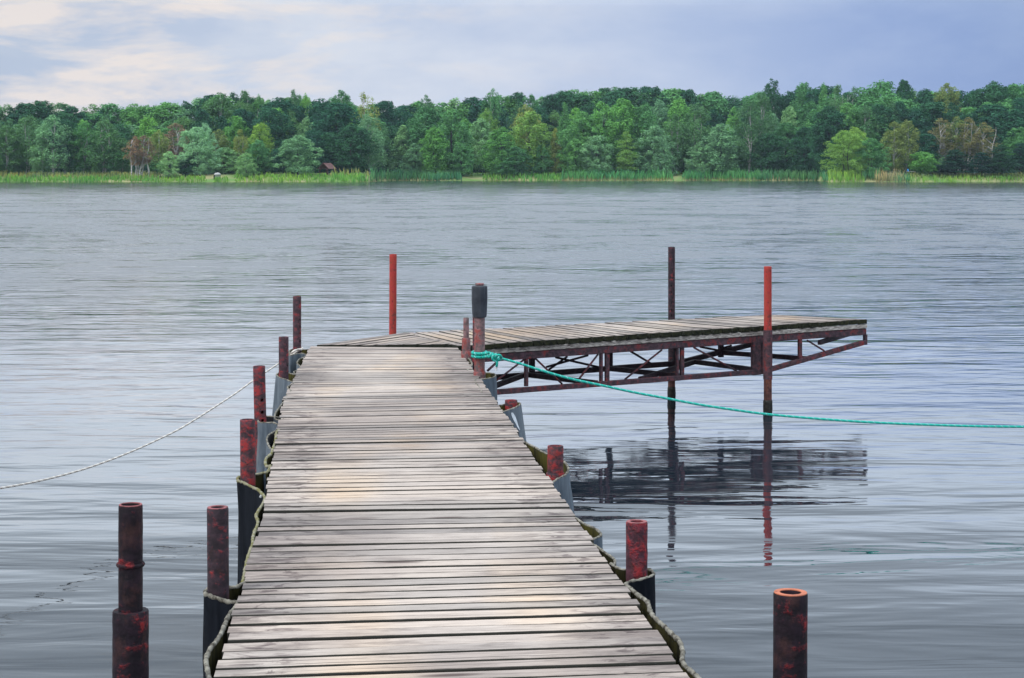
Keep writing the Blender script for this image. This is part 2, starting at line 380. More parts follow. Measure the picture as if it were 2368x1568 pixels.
M_edgemoss = plain_mat('frayed_mossy_edge', (.12,.11,.03), (.25,.23,.18), 18, .95, .6, .006, .1)
M_float = plain_mat('black_foam_float', (.014,.018,.026), (.04,.047,.06), 9, .55, .15, .004, .4)
M_nail = plain_mat('pale_metal', (.4,.4,.4), (.6,.6,.6), 5, .4, 0)
M_white = plain_mat('white_paint_smear', (.45,.48,.5), (.75,.77,.8), 40, .8, 0)
def rope_mat(name, base_c, fleck, freq, w=.75):
    m, p, o = new_mat(name)
    uvn = N('ShaderNodeUVMap'); uvn.uv_map = 'UVMap'; s_ = N('ShaderNodeSeparateXYZ'); L(uvn.outputs[0], s_.inputs[0])
    ph = MATH('ADD', MATH('MULTIPLY', s_.outputs[0], freq), MATH('MULTIPLY', s_.outputs[1], 2*math.pi*1))
    sn = MATH('SINE', ph); 
    L(MIX(RAMP(sn, [(w, (0,0,0)), (min(w+.1,1), (1,1,1))]), base_c, fleck), p.inputs['Base Color'])
    setc(p, 'Roughness', .7); bump(p, MATH('SINE', MATH('MULTIPLY', ph, 2.0)), .5, .003)
    return m
M_teal = rope_mat('teal_rope', (.0,.34,.27), (.22,.50,.50), 120, .88)
M_white_rope = rope_mat('white_rope', (.58,.53,.48), (.28,.23,.20), 70, .72)
M_tip = plain_mat('bound_rope_tip', (.35,.33,.32), (.7,.7,.7), 60, .7, 0)
M_roof = plain_mat('brown_shingle_roof', (.13,.065,.06), (.20,.11,.10), 6, .9, .3, .02)
M_timber = plain_mat('red_brown_timber', (.10,.05,.045), (.16,.085,.075), 6, .9, 0)
M_conc = plain_mat('pale_concrete', (.32,.32,.30), (.45,.45,.43), 3, .95, .2)
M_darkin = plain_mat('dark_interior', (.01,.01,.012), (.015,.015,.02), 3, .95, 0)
M_blue = plain_mat('blue_cloth', (.02,.16,.42), (.06,.30,.6), 6, .8, 0)

# ------------------------------------------------------------------ boards
def boards(specs, thick, name, mat, parent, nseg=16, wob=.0022):
    """specs: (left_near, left_far, right_near, right_far) top corners, world"""
    mb = MB(); rnds = []; edge = []; side = []
    for q, (a0, a1, b0, b1) in enumerate(specs):
        rv = random.random(); off = random.random()*50; length = ((b0+b1)/2-(a0+a1)/2).length
        wid = (a1-a0).length; lift = random.gauss(0, .0018); tl = random.gauss(0, .0015)
        rows = []
        for i in range(nseg+1):
            t = i/nseg; n0 = a0.lerp(b0, t); n1 = a1.lerp(b1, t); d = (n1-n0); w = max(d.length, 1e-5); d = d/w
            k = Vector((t*length*3, off, 0)); e0 = wob*mnoise.noise(k*1.0)+wob*.8*mnoise.noise(k*4.1); e1 = wob*mnoise.noise(k+Vector((0,9,0)))+wob*.8*mnoise.noise(k*4.3+Vector((0,5,0)))
            bv = min(.005, w*.2); zz = lift+tl*(t-.5)+.0012*mnoise.noise(k*.7+Vector((3,3,3)))
            up = Vector((0,0,1)); A = n0+d*e0; B = n1+d*e1
            rows.append([A-up*thick, A+up*(zz-bv), A+d*bv*.35+up*(zz-bv*.3), A+d*bv+up*zz, (A+B)/2+up*(zz-.0006), B-d*bv+up*zz, B-d*bv*.35+up*(zz-bv*.3), B+up*(zz-bv), B-up*thick])
        vv = [0, .0, .3*.01, .01, wid/2, wid-.01, wid-.003, wid, wid]
        b = len(mb.f)
        k0 = mb.quadgrid(rows, False, 0, lambda i, j: (i/nseg*length, vv[min(j, 8)]))
        cnt = len(mb.f)-b
        rnds += [rv]*cnt; 
        mb.face([k0+j for j in range(9)][::-1]); mb.uv[len(mb.f)-1] = [(0, vv[j]) for j in range(9)][::-1]
        mb.face([k0+nseg*9+j for j in range(9)]); mb.uv[len(mb.f)-1] = [(length, vv[j]) for j in range(9)]
        rnds += [rv]*2
        for i in range(nseg+1):
            t = abs(i/nseg*2-1)
            edge += [max(0, t-.45)/.55]*9
            side += [1,1,.8,.25,0,.25,.8,1,1]
    mb.at = {'rnd': rnds}
    o = mb.build(name, mat, parent)
    for nm, vals in (('edge', edge), ('side', side)):
        a = o.data.attributes.new(nm, 'FLOAT', 'POINT'); a.data.foreach_set('value', vals)
    # end faces of boards are dark: give their end vertices a face attribute through geometry (already thin)
    o.data.update(); return o

walk = thing('boardwalk', 'long weathered grey plank walkway running out over the lake from the bottom edge', 'walkway', (0, 8, 0))
inv = walk.location
def rel(v): return Vector(v)-Vector(inv)
# section joints: (left point, right point) at deck height
J0l, J0r = on(489,1601), on(1590,1561); Jml, Jmr = on(605.5,1192), on(1321,1181); J1l, J1r = on(655,921), on(1137,912); J2l, J2r = on(718,799), on(1058,802.5)
dl = (J0l-Jml)*1.6; dr = (J0r-Jmr)*1.6
S0l, S0r = J0l+dl, J0r+dr
def section(pl, pr, ql, qr, pitch, gap, jit):
    n = max(1, round(((ql-pl).length+(qr-pr).length)/2/pitch)); ws = [pitch*random.uniform(.87, 1.13) for _ in range(n)]
    tot = sum(ws); acc = 0; out = []
    for i, w in enumerate(ws):
        t0 = acc/tot; acc += w; t1 = acc/tot
        g = gap*random.uniform(.55, 1.5)/((ql-pl).length)
        ga = g*random.uniform(.7, 1.3); gb = g*random.uniform(.7, 1.3)
        a0, a1 = pl.lerp(ql, t0), pl.lerp(ql, t1-ga); b0, b1 = pr.lerp(qr, t0), pr.lerp(qr, t1-gb)
        dd = (b0-a0).normalized(); ja = random.uniform(-jit, jit); jb = random.uniform(-jit, jit)
        out.append((rel(a0+dd*ja), rel(a1+dd*ja), rel(b0+dd*jb), rel(b1+dd*jb)))
    return out
near = section(S0l, S0r, Jml, Jmr, .108, .017, .009)+section(Jml, Jmr, J1l, J1r, .108, .017, .009)
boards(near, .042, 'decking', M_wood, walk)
far_s = section(J1l+Vector((0,.02,-.004)), J1r+Vector((0,.02,-.004)), J2l, J2r, .130, .017, .008)
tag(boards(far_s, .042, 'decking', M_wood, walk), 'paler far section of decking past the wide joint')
mb = MB()
for t in (.07, .5, .93):
    for a, b, c, d in ((S0l,S0r,Jml,Jmr), (Jml,Jmr,J1l,J1r), (J1l,J1r,J2l,J2r)):
        p0 = a.lerp(b, t)-Vector((0,0,.105)); p1 = c.lerp(d, t)-Vector((0,0,.105))
        mb.bar(rel(p0), rel(p1), .07, .12)
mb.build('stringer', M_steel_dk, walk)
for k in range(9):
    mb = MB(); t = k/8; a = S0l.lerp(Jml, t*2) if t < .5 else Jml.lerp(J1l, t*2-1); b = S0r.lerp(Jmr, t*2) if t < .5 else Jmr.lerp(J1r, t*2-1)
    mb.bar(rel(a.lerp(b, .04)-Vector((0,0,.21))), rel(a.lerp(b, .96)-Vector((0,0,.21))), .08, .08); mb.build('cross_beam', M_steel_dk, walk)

# ------------------------------------------------------------------ side pier on a truss
W1, AP, W2 = on(733,797.5), on(938,769), on(1066,796)
A0 = on(1060,800); A = on(1124,794.6); B = on(2007.7,737.7); C0 = AP; D = on(1795,727)
base_p = Vector((A.x+1.5, A.y+1.6, 0)); inv = base_p
pier = thing('side_pier', 'narrow plank pier on a rusty steel truss branching right from the walkway end', 'pier', base_p)
sp_ = []
nT = 10
for i in range(nT):
    t0 = i/nT; t1 = (i+1)/nT-.014
    a0, a1 = W1.lerp(W2, t1), W1.lerp(W2, t0); b0, b1 = AP.lerp(W2, t1), AP.lerp(W2, t0)
    sp_.append((rel(a0), rel(a1), rel(b0), rel(b1)))
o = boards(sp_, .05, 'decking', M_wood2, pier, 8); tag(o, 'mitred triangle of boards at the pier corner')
sp_ = []; nP = 38; ws = [random.uniform(.88, 1.12) for _ in range(nP)]; tot = sum(ws); acc = 0
n_ = Vector((-(B-A).y, (B-A).x, 0)).normalized()
for w in ws:
    t0 = acc/tot; acc += w; t1 = acc/tot
    g = .026/5.1*random.uniform(.6, 1.5)
    a0, a1 = C0.lerp(D, t0), C0.lerp(D, t1-g); b0, b1 = A0.lerp(B, t0), A0.lerp(B, t1-g)
    j = random.uniform(-.012, .012)
    sp_.append((rel(b0+n_*j), rel(b1+n_*j), rel(a0), rel(a1)))
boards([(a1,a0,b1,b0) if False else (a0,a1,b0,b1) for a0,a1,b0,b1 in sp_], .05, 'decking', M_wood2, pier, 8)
# dark mossy board ends: one cap per board, 3 mm proud of the board
mb = MB(); 
for a0, a1, b0, b1 in sp_:
    c0 = a0-n_*.003; c1 = a1-n_*.003; u = (c1-c0)
    q = [c0+u*.06+Vector((0,0,-.046)), c0+u*.94+Vector((0,0,-.046)), c1-u*.02+Vector((0,0,-.034)), c1-u*.02+Vector((0,0,-.010)), c0+u*.92+Vector((0,0,-.003)), c0+u*.08+Vector((0,0,-.003)), c0+u*.02+Vector((0,0,-.012)), c0+u*.02+Vector((0,0,-.036))]
    k = len(mb.v); mb.v += [tuple(x) for x in q]+[tuple(x+n_*.02) for x in q]
    mb.face([k+i for i in range(8)])
    for i in range(8): mb.face((k+i, k+8+i, k+8+(i+1)%8, k+(i+1)%8))
mb.build('board_ends', plain_mat('mossy_end_grain', (.010,.011,.009), (.035,.036,.018), 24, .95, .4, .006, .1), pier)

u_ = (B-A).normalized(); LL = (B-A).length; NF, NB = .035, 1.03
def fr(s, n, Z): v = A+u_*s+n_*n; return rel(Vector((v.x, v.y, Z)))
def s_of(px, n=NF):
    k = (px-CX)/F; P = A+n_*n
    # P.x+u.x s = k (P.y+u.y s)
    return (k*P.y-P.x)/(u_.x-k*u_.y)
def fz(px, py, n=NF):
    s = s_of(px, n); Y = (A+u_*s+n_*n).y; return s, CAM-(py-HZ)/F*Y
sE = LL-.015; sS = s_of(1060)
mb = MB(); mb.bar(fr(sS, .02, .803), fr(sE, .02, .803), .035, .044); mb.build('edge_plank', M_beamwood, pier)
mb = MB(); mb.bar(fr(-.3, NB+.02, .803), fr(sE-.1, NB-.05, .803), .035, .044); mb.build('edge_plank', M_beamwood, pier)
mb = MB(); mb.bar(fr(sS+.05, NF, .742), fr(sE, NF, .742), .045, .070); mb.build('top_chord', M_steel, pier)
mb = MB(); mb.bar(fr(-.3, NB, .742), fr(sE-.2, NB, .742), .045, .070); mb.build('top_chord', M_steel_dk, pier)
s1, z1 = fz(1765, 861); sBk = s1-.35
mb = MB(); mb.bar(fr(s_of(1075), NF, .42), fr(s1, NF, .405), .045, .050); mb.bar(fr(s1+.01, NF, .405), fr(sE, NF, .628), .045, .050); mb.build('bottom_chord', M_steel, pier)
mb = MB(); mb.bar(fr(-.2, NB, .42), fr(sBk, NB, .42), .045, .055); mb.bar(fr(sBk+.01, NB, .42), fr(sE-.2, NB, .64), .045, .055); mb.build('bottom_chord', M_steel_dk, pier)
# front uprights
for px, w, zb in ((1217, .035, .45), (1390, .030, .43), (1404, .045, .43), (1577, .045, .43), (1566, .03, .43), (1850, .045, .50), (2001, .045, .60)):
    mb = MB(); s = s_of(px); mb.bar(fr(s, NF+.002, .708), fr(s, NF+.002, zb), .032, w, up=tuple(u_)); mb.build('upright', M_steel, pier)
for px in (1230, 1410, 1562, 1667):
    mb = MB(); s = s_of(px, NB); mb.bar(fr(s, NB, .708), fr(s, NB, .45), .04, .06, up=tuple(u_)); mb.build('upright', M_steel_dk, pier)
mb = MB(); s = s_of(1749); mb.bar(fr(s, NF+.004, .712), fr(s, NF+.004, .375), .05, .115, up=tuple(u_)); mb.build('sleeve_plate', M_steel, pier)
mb = MB(); s = s_of(1761); mb.bar(fr(s, NF-.02, .706), fr(s, NF-.02, .378), .02, .03, up=tuple(u_)); mb.build('sleeve_plate', M_steel, pier)
def rod(a, b, r=.010, mat=M_steel, nm='brace_rod'):
    mb = MB(); mb.tube([a, b], r, 8); mb.build(nm, mat, pier, True)
def rodpx(x0, y0, x1, y1, n0=NF, n1=NF, **k):
    sa, za = fz(x0, y0, n0); sb, zb = fz(x1, y1, n1)
    rod(fr(sa, n0, max(za,.42)), fr(sb, n1, max(zb,.42)), **k)
c5 = lambda x, y: (1053.7+x*.29995, 545.7+y*.29995); c6 = lambda x, y: (1505.3+x*.29995, 545.7+y*.29995)
for a, b in (((525,955),(315,1115)), ((612,942),(820,1140)), ((1098,912),(930,1130)), ((1590,878),(1305,1105))):
    rodpx(*c5(*a), *c5(*b))
for a, b in (((330,860),(660,1040)), ((1205,805),(1335,885))): rodpx(*c6(*a), *c6(*b))
rodpx(*c5(310,980), *c5(245,1040), r=.012)
# back frame rods
for a, b in (((1020,920),(700,1010)), ((770,935),(1110,1115)), ((860,930),(720,1030)), ((1350,890),(1500,980))):
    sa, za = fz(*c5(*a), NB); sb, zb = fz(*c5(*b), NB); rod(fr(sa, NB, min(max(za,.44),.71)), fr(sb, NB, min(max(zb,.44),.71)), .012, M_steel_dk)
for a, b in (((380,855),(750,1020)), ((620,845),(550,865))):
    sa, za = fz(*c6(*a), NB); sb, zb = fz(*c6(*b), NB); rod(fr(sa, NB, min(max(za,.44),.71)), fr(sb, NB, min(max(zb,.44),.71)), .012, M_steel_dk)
# horizontal braces between the two frames
for (pa, na, pb, nb, Z) in ((1215,NB,1380,NF,.425), (1215,NB,1100,NF,.425), (1570,NF,1400,NB,.428), (1600,NB,1745,NF,.428), (1610,NB,1480,NF,.426), (1668,NB,1865,NF,.50), (1895,NF,1990,NB-.2,.66)):
    mb = MB(); mb.bar(fr(s_of(pa, na), na, Z), fr(s_of(pb, nb), nb, Z), .04, .05); mb.build('cross_brace', M_steel_dk, pier)
mb = MB()
for s in (.5, 1.5, 2.5, 3.5, 4.4): mb.bar(fr(s, .06, .75), fr(s, NB-.03, .75), .05, .055)
mb.build('deck_joist', M_steel_dk, pier)
mb = MB(); mb.bar(fr(sE-.03, .06, .742), fr(sE-.23, NB-.03, .742), .045, .07); mb.build('end_beam', M_steel_dk, pier)
mb = MB(); a = rel(W1-Vector((0,0,.09))); b = rel(AP-Vector((0,0,.09))); mb.bar(a, b, .05, .08); mb.bar(rel(AP-Vector((0,0,.09))), fr(-.1, NB, .79), .05, .08); mb.build('corner_beam', M_steel_dk, pier)
# pile sleeve
sl = MB(); q = at(1775.5, 700, 18.6); 
sl.lathe([(.041,.345), (.047,.345), (.047,.85), (.041,.85), (.041,.345)], 24); o = sl.build('pile_sleeve', M_steel, pier, loc=rel(Vector((q.x, q.y, 0)))); smooth_angle(o)

# ------------------------------------------------------------------ steel poles
def drill(obj, holes, r):
    """cut real round holes through the tube: holes = list of (z, angle)"""
    bm = bmesh.new()
    for z, a in holes:
        mt = Matrix.Translation((math.cos(a)*.06, math.sin(a)*.06, z)) @ Matrix.Rotation(a, 4, 'Z') @ Matrix.Rotation(R(90), 4, 'Y')
        bmesh.ops.create_cone(bm, cap_ends=True, segments=14, radius1=r, radius2=r, depth=.12, matrix=mt)
    me = bpy.data.meshes.new('cut'); bm.to_mesh(me); bm.free()
    c = bpy.data.objects.new('cut', me); COL.objects.link(c); c.parent = obj
    md = obj.modifiers.new('b', 'BOOLEAN'); md.object = c; md.operation = 'DIFFERENCE'; md.solver = 'EXACT'
    bpy.context.view_layer.update()
    dg = bpy.context.evaluated_depsgraph_get(); ev = obj.evaluated_get(dg)
    nm = bpy.data.meshes.new_from_object(ev); obj.modifiers.clear(); obj.data = nm
    bpy.data.objects.remove(c)
def pole(label, px, Y, ytop, d, mat, zbot=-.6, wall=.009, rim=None, holes=(), hr=.009, lean=0, rings=(), steps=(), name='steel_pole', nz=.012, group=None):
    """steps: (diameter, y_top_picture) of wider lower tubes"""
    x = (px-CX)/F*Y; zt = CAM-(ytop-HZ)/F*Y
    t = thing(name, label, 'pole', (x, Y, 0), group); t.rotation_euler = (0, R(lean), 0)
    zlow = zbot; secs = [(d, zt)]+[(dd, CAM-(yy-HZ)/F*Y) for dd, yy in steps]
    for i, (dd, z) in enumerate(secs):
        zb = secs[i+1][1]-.03 if i+1 < len(secs) else zbot
        r = dd/2; n = max(4, int((z-zb)/.03)); mb = MB()
        prof = [(r, zb+(z-.004-zb)*k/n) for k in range(n+1)]+[(r-.002, z)]
        nn = 32
        rows = [[(rr*math.cos(2*math.pi*j/nn)*(1+nz*mnoise.noise(Vector((j*.9, zz*22, px)))), rr*math.sin(2*math.pi*j/nn)*(1+nz*mnoise.noise(Vector((j*.9, zz*22, px)))), zz) for j in range(nn)] for rr, zz in prof]
        ri = r-wall if i == 0 else secs[i-1][0]/2-.004
        inner = [(ri+.001, z), (ri, z-.004), (ri, zb)]
        rows += [[(rr*math.cos(2*math.pi*j/nn), rr*math.sin(2*math.pi*j/nn), zz) for j in range(nn)] for rr, zz in inner]
        rows.append(rows[0])
        b0 = mb.quadgrid(rows[:-1], True)
        k = len(rows)-2
        for j in range(nn): mb.face((b0+k*nn+j, b0+k*nn+(j+1)%nn, b0+(j+1)%nn, b0+j))
        o = mb.build('tube' if i == 0 else 'outer_tube', mat if i == 0 else (rim and mat or mat), t)
        fix_normals(o)
        if i == 0 and holes: drill(o, [(CAM-(hy-HZ)/F*Y, R(ha)) for hy, ha in holes], hr)
        smooth_angle(o, 50)
        if rim and i == 0:
            mb = MB(); mb.lathe([(r-.0015, z+.0005), (r-.002, z+.003), (ri+.002, z+.003), (ri+.0015, z+.0005)], 32, nz=.004)
            smooth_angle(mb.build('rim', rim, t))
    for yy, dd, hh in rings:
        z = CAM-(yy-HZ)/F*Y; r0 = dd/2
        mb = MB(); mb.lathe([(d/2-.003, z-hh), (r0-hh*.5, z-hh), (r0, z-hh*.3), (r0, z+hh*.3), (r0-hh*.5, z+hh), (d/2-.003, z+hh)], 32); smooth_angle(mb.build('collar', mat, t))
    return t
FR = -90  # angle of the side that faces the camera
PL = [
 pole('stepped dark red steel pole with a collar ring, in open water at bottom left', 302, 5.6, 1168, .074, M_rustF, rim=M_rimred, rings=((1305,.088,.006),), steps=((.110,1411),), nz=.03, lean=0),
 pole('dark peeling red pole at the left edge, nearest of the row beside the walkway', 508.5, 6.92, 1174, .082, M_rustC, rim=M_rimred, wall=.016, steps=(), lean=-.4),
 pole('red and black pole in a black rubber belt, second nearest of the left row', 576, 9.42, 970, .078, M_rustB, lean=-.4, holes=((1068,-165),)),
 pole('leaning rusty pole with three bolt holes, third up the left row', 609, 11.73, 846, .078, M_rustB, lean=-1.3, holes=((924,-60),(952,-60),(971,-60)), hr=.011),
 pole('short brownish red pole, fourth of the left row, standing in a pale grey belt', 656, 14.2, 779, .077, M_rustA, lean=0, holes=((844,-30),)),
 pole('tall pole the white rope is tied to, farthest of the left row', 687, 16.1, 685, .073, M_rustA, holes=((739,-35),(754,-35),(770,-35),(789,-35)), lean=0),
 pole('bright red pole behind the corner where walkway and side pier meet', 907.5, 18.75, 588, .075, M_red, lean=.25),
 pole('small stepped rusty pole with a thin ring just left of the float pole', 1078, 15.6, 735, .048, M_pink, steps=((.073,781),(.089,812)), rings=((767,.052,.003),), wall=.006),
 pole('thin dark red pole half hidden behind the pole with the black float', 1100, 15.3, 700, .052, M_rustA, steps=((.062,852),), wall=.006),
 pole('dark rusty pole with six bolt holes behind the middle of the side pier', 1553, 19.75, 571, .075, M_brown if False else M_rustC, holes=((660,-95),(675,-100),(689,-85),(701,-95),(716,-95),(728,-92)), hr=.009),
 pole('bright red pole through the truss sleeve at the right end of the side pier', 1775.5, 18.6, 616, .079, M_red),
 pole('short stub of rusty pole inside the grey rubber loop with the white paint smear', 1182, 12.47, 925, .086, M_rustB),
 pole('short red and black pole with a wider base inside the mossy rubber loop', 1284.5, 9.66, 1031, .085, M_rustB, steps=((.098,1093),)),
 pole('blistered bright red hollow pole in black rubber, nearest of the right edge', 1472.5, 7.22, 1207, .086, M_blister, rim=M_rimred, wall=.018, nz=.05),
 pole('thick dark pole with an orange rusty rim, alone in the water at bottom right', 1823.5, 5.6, 1371, .105, M_rustF, rim=M_rim, wall=.021, lean=.3),
]
# lower stained stretch of the pier-end pole and the middle pole
for i, px, Y, d in ((10, 1775.5, 18.6, .080), (9, 1553, 19.75, .076)):
    mb = MB(); r = d/2+.0015
    mb.lathe([(r-.002,-.4)]+[(r, z) for z in np.linspace(-.2, .34, 14)]+[(r-.004,.342)], 26, nz=.02); smooth_angle(mb.build('rusty_base', M_brown, PL[i]))
    mb = MB(); mb.lathe([(r,-.3)]+[(r+.003+.004*random.random(), z) for z in np.linspace(-.2, .125, 12)]+[(r-.001,.135)], 26, nz=.06); mb.build('weed_band', plain_mat('black_waterline_growth', (.005,.005,.005), (.02,.018,.014), 30, .6, .5), PL[i], True)
# pole with black float
fp = pole('rusty pink pole capped by a black faceted float, wound with the teal rope', 1109, 14.24, 656, .060, M_pink, wall=.02, steps=((.083, 728), (.096, 859)), name='float_pole')
mb = MB(); n = 12; Yf = 14.24
zf = lambda y: CAM-(y-HZ)/F*Yf
prof = [(.030, zf(733)), (.052, zf(734)), (.056, zf(731)), (.0585, zf(722)), (.062, zf(700)), (.063, zf(690)), (.0625, zf(668)), (.061, zf(663)), (.056, zf(660.5)), (.030, zf(660))]
rows = [[(r*math.cos(2*math.pi*(j+.3)/n), r*math.sin(2*math.pi*(j+.3)/n), z) for j in range(n)] for r, z in prof]
mb.quadgrid(rows, True); o = mb.build('float', M_float, fp); bv = o.modifiers.new('bev', 'BEVEL'); bv.width = .002; bv.segments = 2
mb = MB(); mb.lathe([(.0,.0),(.034,.0),(.034,.012),(.03,.014),(0,.014)], 20); o = mb.build('end_cap', M_pink, fp, loc=(0,0,zf(656)-.01)); smooth_angle(o)

# ------------------------------------------------------------------ rubber belts
def belt(label, pts, mat, side, flare=.0, bot=.12, thick=.011, edge=M_edge, er=.0062, dz=None, inner=M_moss, group='rubber belts looped round the poles'):
    P = catmull([on(x, y) for x, y in pts], 7); n = len(P)
    c = sum(P, Vector())/n; t = thing('rubber_belt', label, 'rubber belt', (c.x, c.y, 0), group)
    nrm = []
    for i in range(n):
        d = (P[min(i+1,n-1)]-P[max(i-1,0)]); d.z = 0; d.normalize(); nrm.append(Vector((-d.y, d.x, 0))*side)   # towards the inside of the loop
    out = Vector((-1 if side > 0 else 1, 0, 0)); inn, ouu, top = [], [], []
    NZ = 9
    for k in range(NZ+1):
        f = k/NZ; ri, ro = [], []
        for i in range(n):
            zt = DECK-.009+.006*mnoise.noise(P[i]*9)+(dz(i/(n-1)) if dz else 0)
            z = zt+(bot-zt)*f
            q = P[i]+out*flare*f**1.3+out*.008*mnoise.noise(Vector((P[i].x*3, P[i].y*3, f*4)))
            ri.append(Vector((q.x, q.y, z))+nrm[i]*thick/2-t.location); ro.append(Vector((q.x, q.y, z))-nrm[i]*thick/2-t.location)
            if k == 0: top.append(Vector((q.x, q.y, z+.001))-t.location)
        inn.append(ri); ouu.append(ro)
    mb = MB(); mb.quadgrid(inn, mi=1); mb.quadgrid(ouu, mi=0); mb.quadgrid([inn[0], ouu[0]], mi=0)
    mb.quadgrid([[r[0] for r in inn], [r[0] for r in ouu]]); mb.quadgrid([[r[-1] for r in inn], [r[-1] for r in ouu]])
    mb.build('belt', [mat, inner], t, True)
    mb = MB(); top2 = catmull(top[::3]+[top[-1]], 7)
    mb.tube([p+Vector((0,0,.003*mnoise.noise(p*60))) for p in top2], [er*(.8+.6*abs(mnoise.noise(p*45))) for p in top2], 7, nz=.35)
    mb.build('frayed_edge', edge, t, True)
    return t
belt('grey rubber belt round the pole holding the white rope, farthest of the left side', [(716,806),(700,806),(680,804.5),(670,810),(671,821),(684,817),(700,816),(709,819),(705,823),(693,828),(688,838),(694,846),(689,853),(680,858),(686,866),(694,870)], M_rub_grey, 1, .03)
belt('pale grey flared rubber belt round the short brownish pole, left side', [(688,866),(668,861),(646,860),(640.5,866),(653,873),(668,878),(679,883),(674,888),(666,893),(669,899),(673,903),(663,912),(660,922),(650,935),(640,948),(634,959),(636,966),(649,968),(660,966)], M_rub_grey, 1, .10)
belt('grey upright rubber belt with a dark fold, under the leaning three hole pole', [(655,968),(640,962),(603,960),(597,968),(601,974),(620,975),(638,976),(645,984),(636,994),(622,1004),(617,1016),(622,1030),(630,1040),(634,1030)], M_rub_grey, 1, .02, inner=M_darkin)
belt('mossy frayed rubber strip bulging between the second and third left poles', [(648,992),(641,996),(637,1016),(630,1035),(627,1046),(617,1055),(614,1070),(618,1078),(624,1074),(620,1084),(612,1092)], M_rub_mid, 1, .0, edge=M_edgemoss, er=.009)
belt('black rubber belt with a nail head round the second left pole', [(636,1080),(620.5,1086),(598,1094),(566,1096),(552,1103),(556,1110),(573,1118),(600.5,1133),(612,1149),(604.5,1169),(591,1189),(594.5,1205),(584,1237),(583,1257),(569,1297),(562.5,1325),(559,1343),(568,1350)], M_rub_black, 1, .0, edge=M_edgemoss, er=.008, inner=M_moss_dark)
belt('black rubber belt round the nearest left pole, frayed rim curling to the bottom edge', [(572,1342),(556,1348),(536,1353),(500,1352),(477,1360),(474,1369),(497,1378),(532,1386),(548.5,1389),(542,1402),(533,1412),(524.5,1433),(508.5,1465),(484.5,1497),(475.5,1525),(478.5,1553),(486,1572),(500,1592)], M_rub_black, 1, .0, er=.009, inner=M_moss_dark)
belt('small curl of mossy rubber beside the thin stepped pole on the right', [(1060,814),(1070,819),(1081,826),(1089,834),(1091,842),(1086,850),(1080,856)], M_rub_mid, -1, .0, er=.009)
belt('dark grey rubber belt wrapped round the base of the float pole', [(1090,861),(1110,859),(1136,861),(1147,866),(1140,871),(1119,874),(1100,876),(1106,892),(1119,912),(1131,925),(1143,937)], M_rub_mid, -1, .02)
belt('grey flared rubber belt with a white paint smear on the right side', [(1138,935),(1160,935),(1180,929),(1199,928),(1204,932),(1196,938),(1175,945),(1156,951),(1168,957),(1176,968),(1186,985),(1180,992)], M_rub_grey, -1, .14)
belt('blue grey flared rubber belt mossy inside, round the short pole with a wider base', [(1203,1010),(1218,1022),(1234.6,1031),(1263,1045),(1290,1057),(1306,1066),(1315,1076),(1315,1086),(1300,1099),(1280,1109),(1262,1117),(1255,1120)], M_rub_mid, -1, .09, edge=M_edge)
belt('slate rubber belt loop with no pole inside, between the two right hand poles', [(1325,1190),(1340,1201),(1357,1210),(1378,1220),(1389,1231),(1386,1238),(1373,1243),(1362,1250)], M_rub_mid, -1, .03)
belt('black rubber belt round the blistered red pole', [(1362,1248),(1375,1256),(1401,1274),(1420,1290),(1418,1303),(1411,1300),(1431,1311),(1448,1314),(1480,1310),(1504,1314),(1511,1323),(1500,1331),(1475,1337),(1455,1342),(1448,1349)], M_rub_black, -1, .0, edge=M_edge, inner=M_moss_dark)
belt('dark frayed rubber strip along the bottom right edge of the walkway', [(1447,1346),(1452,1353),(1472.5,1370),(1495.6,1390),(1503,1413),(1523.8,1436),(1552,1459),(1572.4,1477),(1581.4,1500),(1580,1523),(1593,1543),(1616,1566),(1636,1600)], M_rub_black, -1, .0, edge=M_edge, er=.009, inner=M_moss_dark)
# details fixed on belts
bl = [o for o in bpy.data.objects if o.name.startswith('rubber_belt') and 'nail head' in o.get('label','')][0]
mb = MB(); q = at(600, 1142, 9.25)-Vector(bl.location); q = at(603.5,1147,9.02)-Vector(bl.location)
mb.tube([q, q+Vector((0,-.02,0))], .006, 8); mb.build('nail', M_nail, bl)
bl = [o for o in bpy.data.objects if 'white paint smear on the right' in o.get('label','')][0]
mb = MB()
bv_ = [o for o in bl.children if o.name.startswith('belt')][0].data
def belt_pt(px, py, obj_bl):
    dg = None
    best = None; O = Vector((0,0,CAM)); Dv = at(px, py, 1.0)-O
    from mathutils.bvhtree import BVHTree
    bt = BVHTree.FromPolygons([v.co+obj_bl.location for v in bv_.vertices], [p_.vertices for p_ in bv_.polygons])
    h_ = bt.ray_cast(O, Dv.normalized()); return (h_[0], h_[1]) if h_[0] else (None, None)
sm_c = [(1184,954,2.2),(1187,961,3.6),(1190,968,3.8),(1193,975,3.2),(1196,982,2.2),(1199,989,1.6),(1202,994,.8)]
ok = [(belt_pt(x-w, y, bl), belt_pt(x+w, y, bl)) for x, y, w in sm_c]
ok = [(a, b) for a, b in ok if a[0] and b[0]]
if len(ok) > 2:
    rr = []
    for a, b in ok:
        off = Vector((0,-.004,0)); rr.append([a[0]+off-bl.location, (a[0]+b[0])/2+off*1.3-bl.location, b[0]+off-bl.location])
    mb.quadgrid(rr); mb.build('paint_smear', M_white, bl)

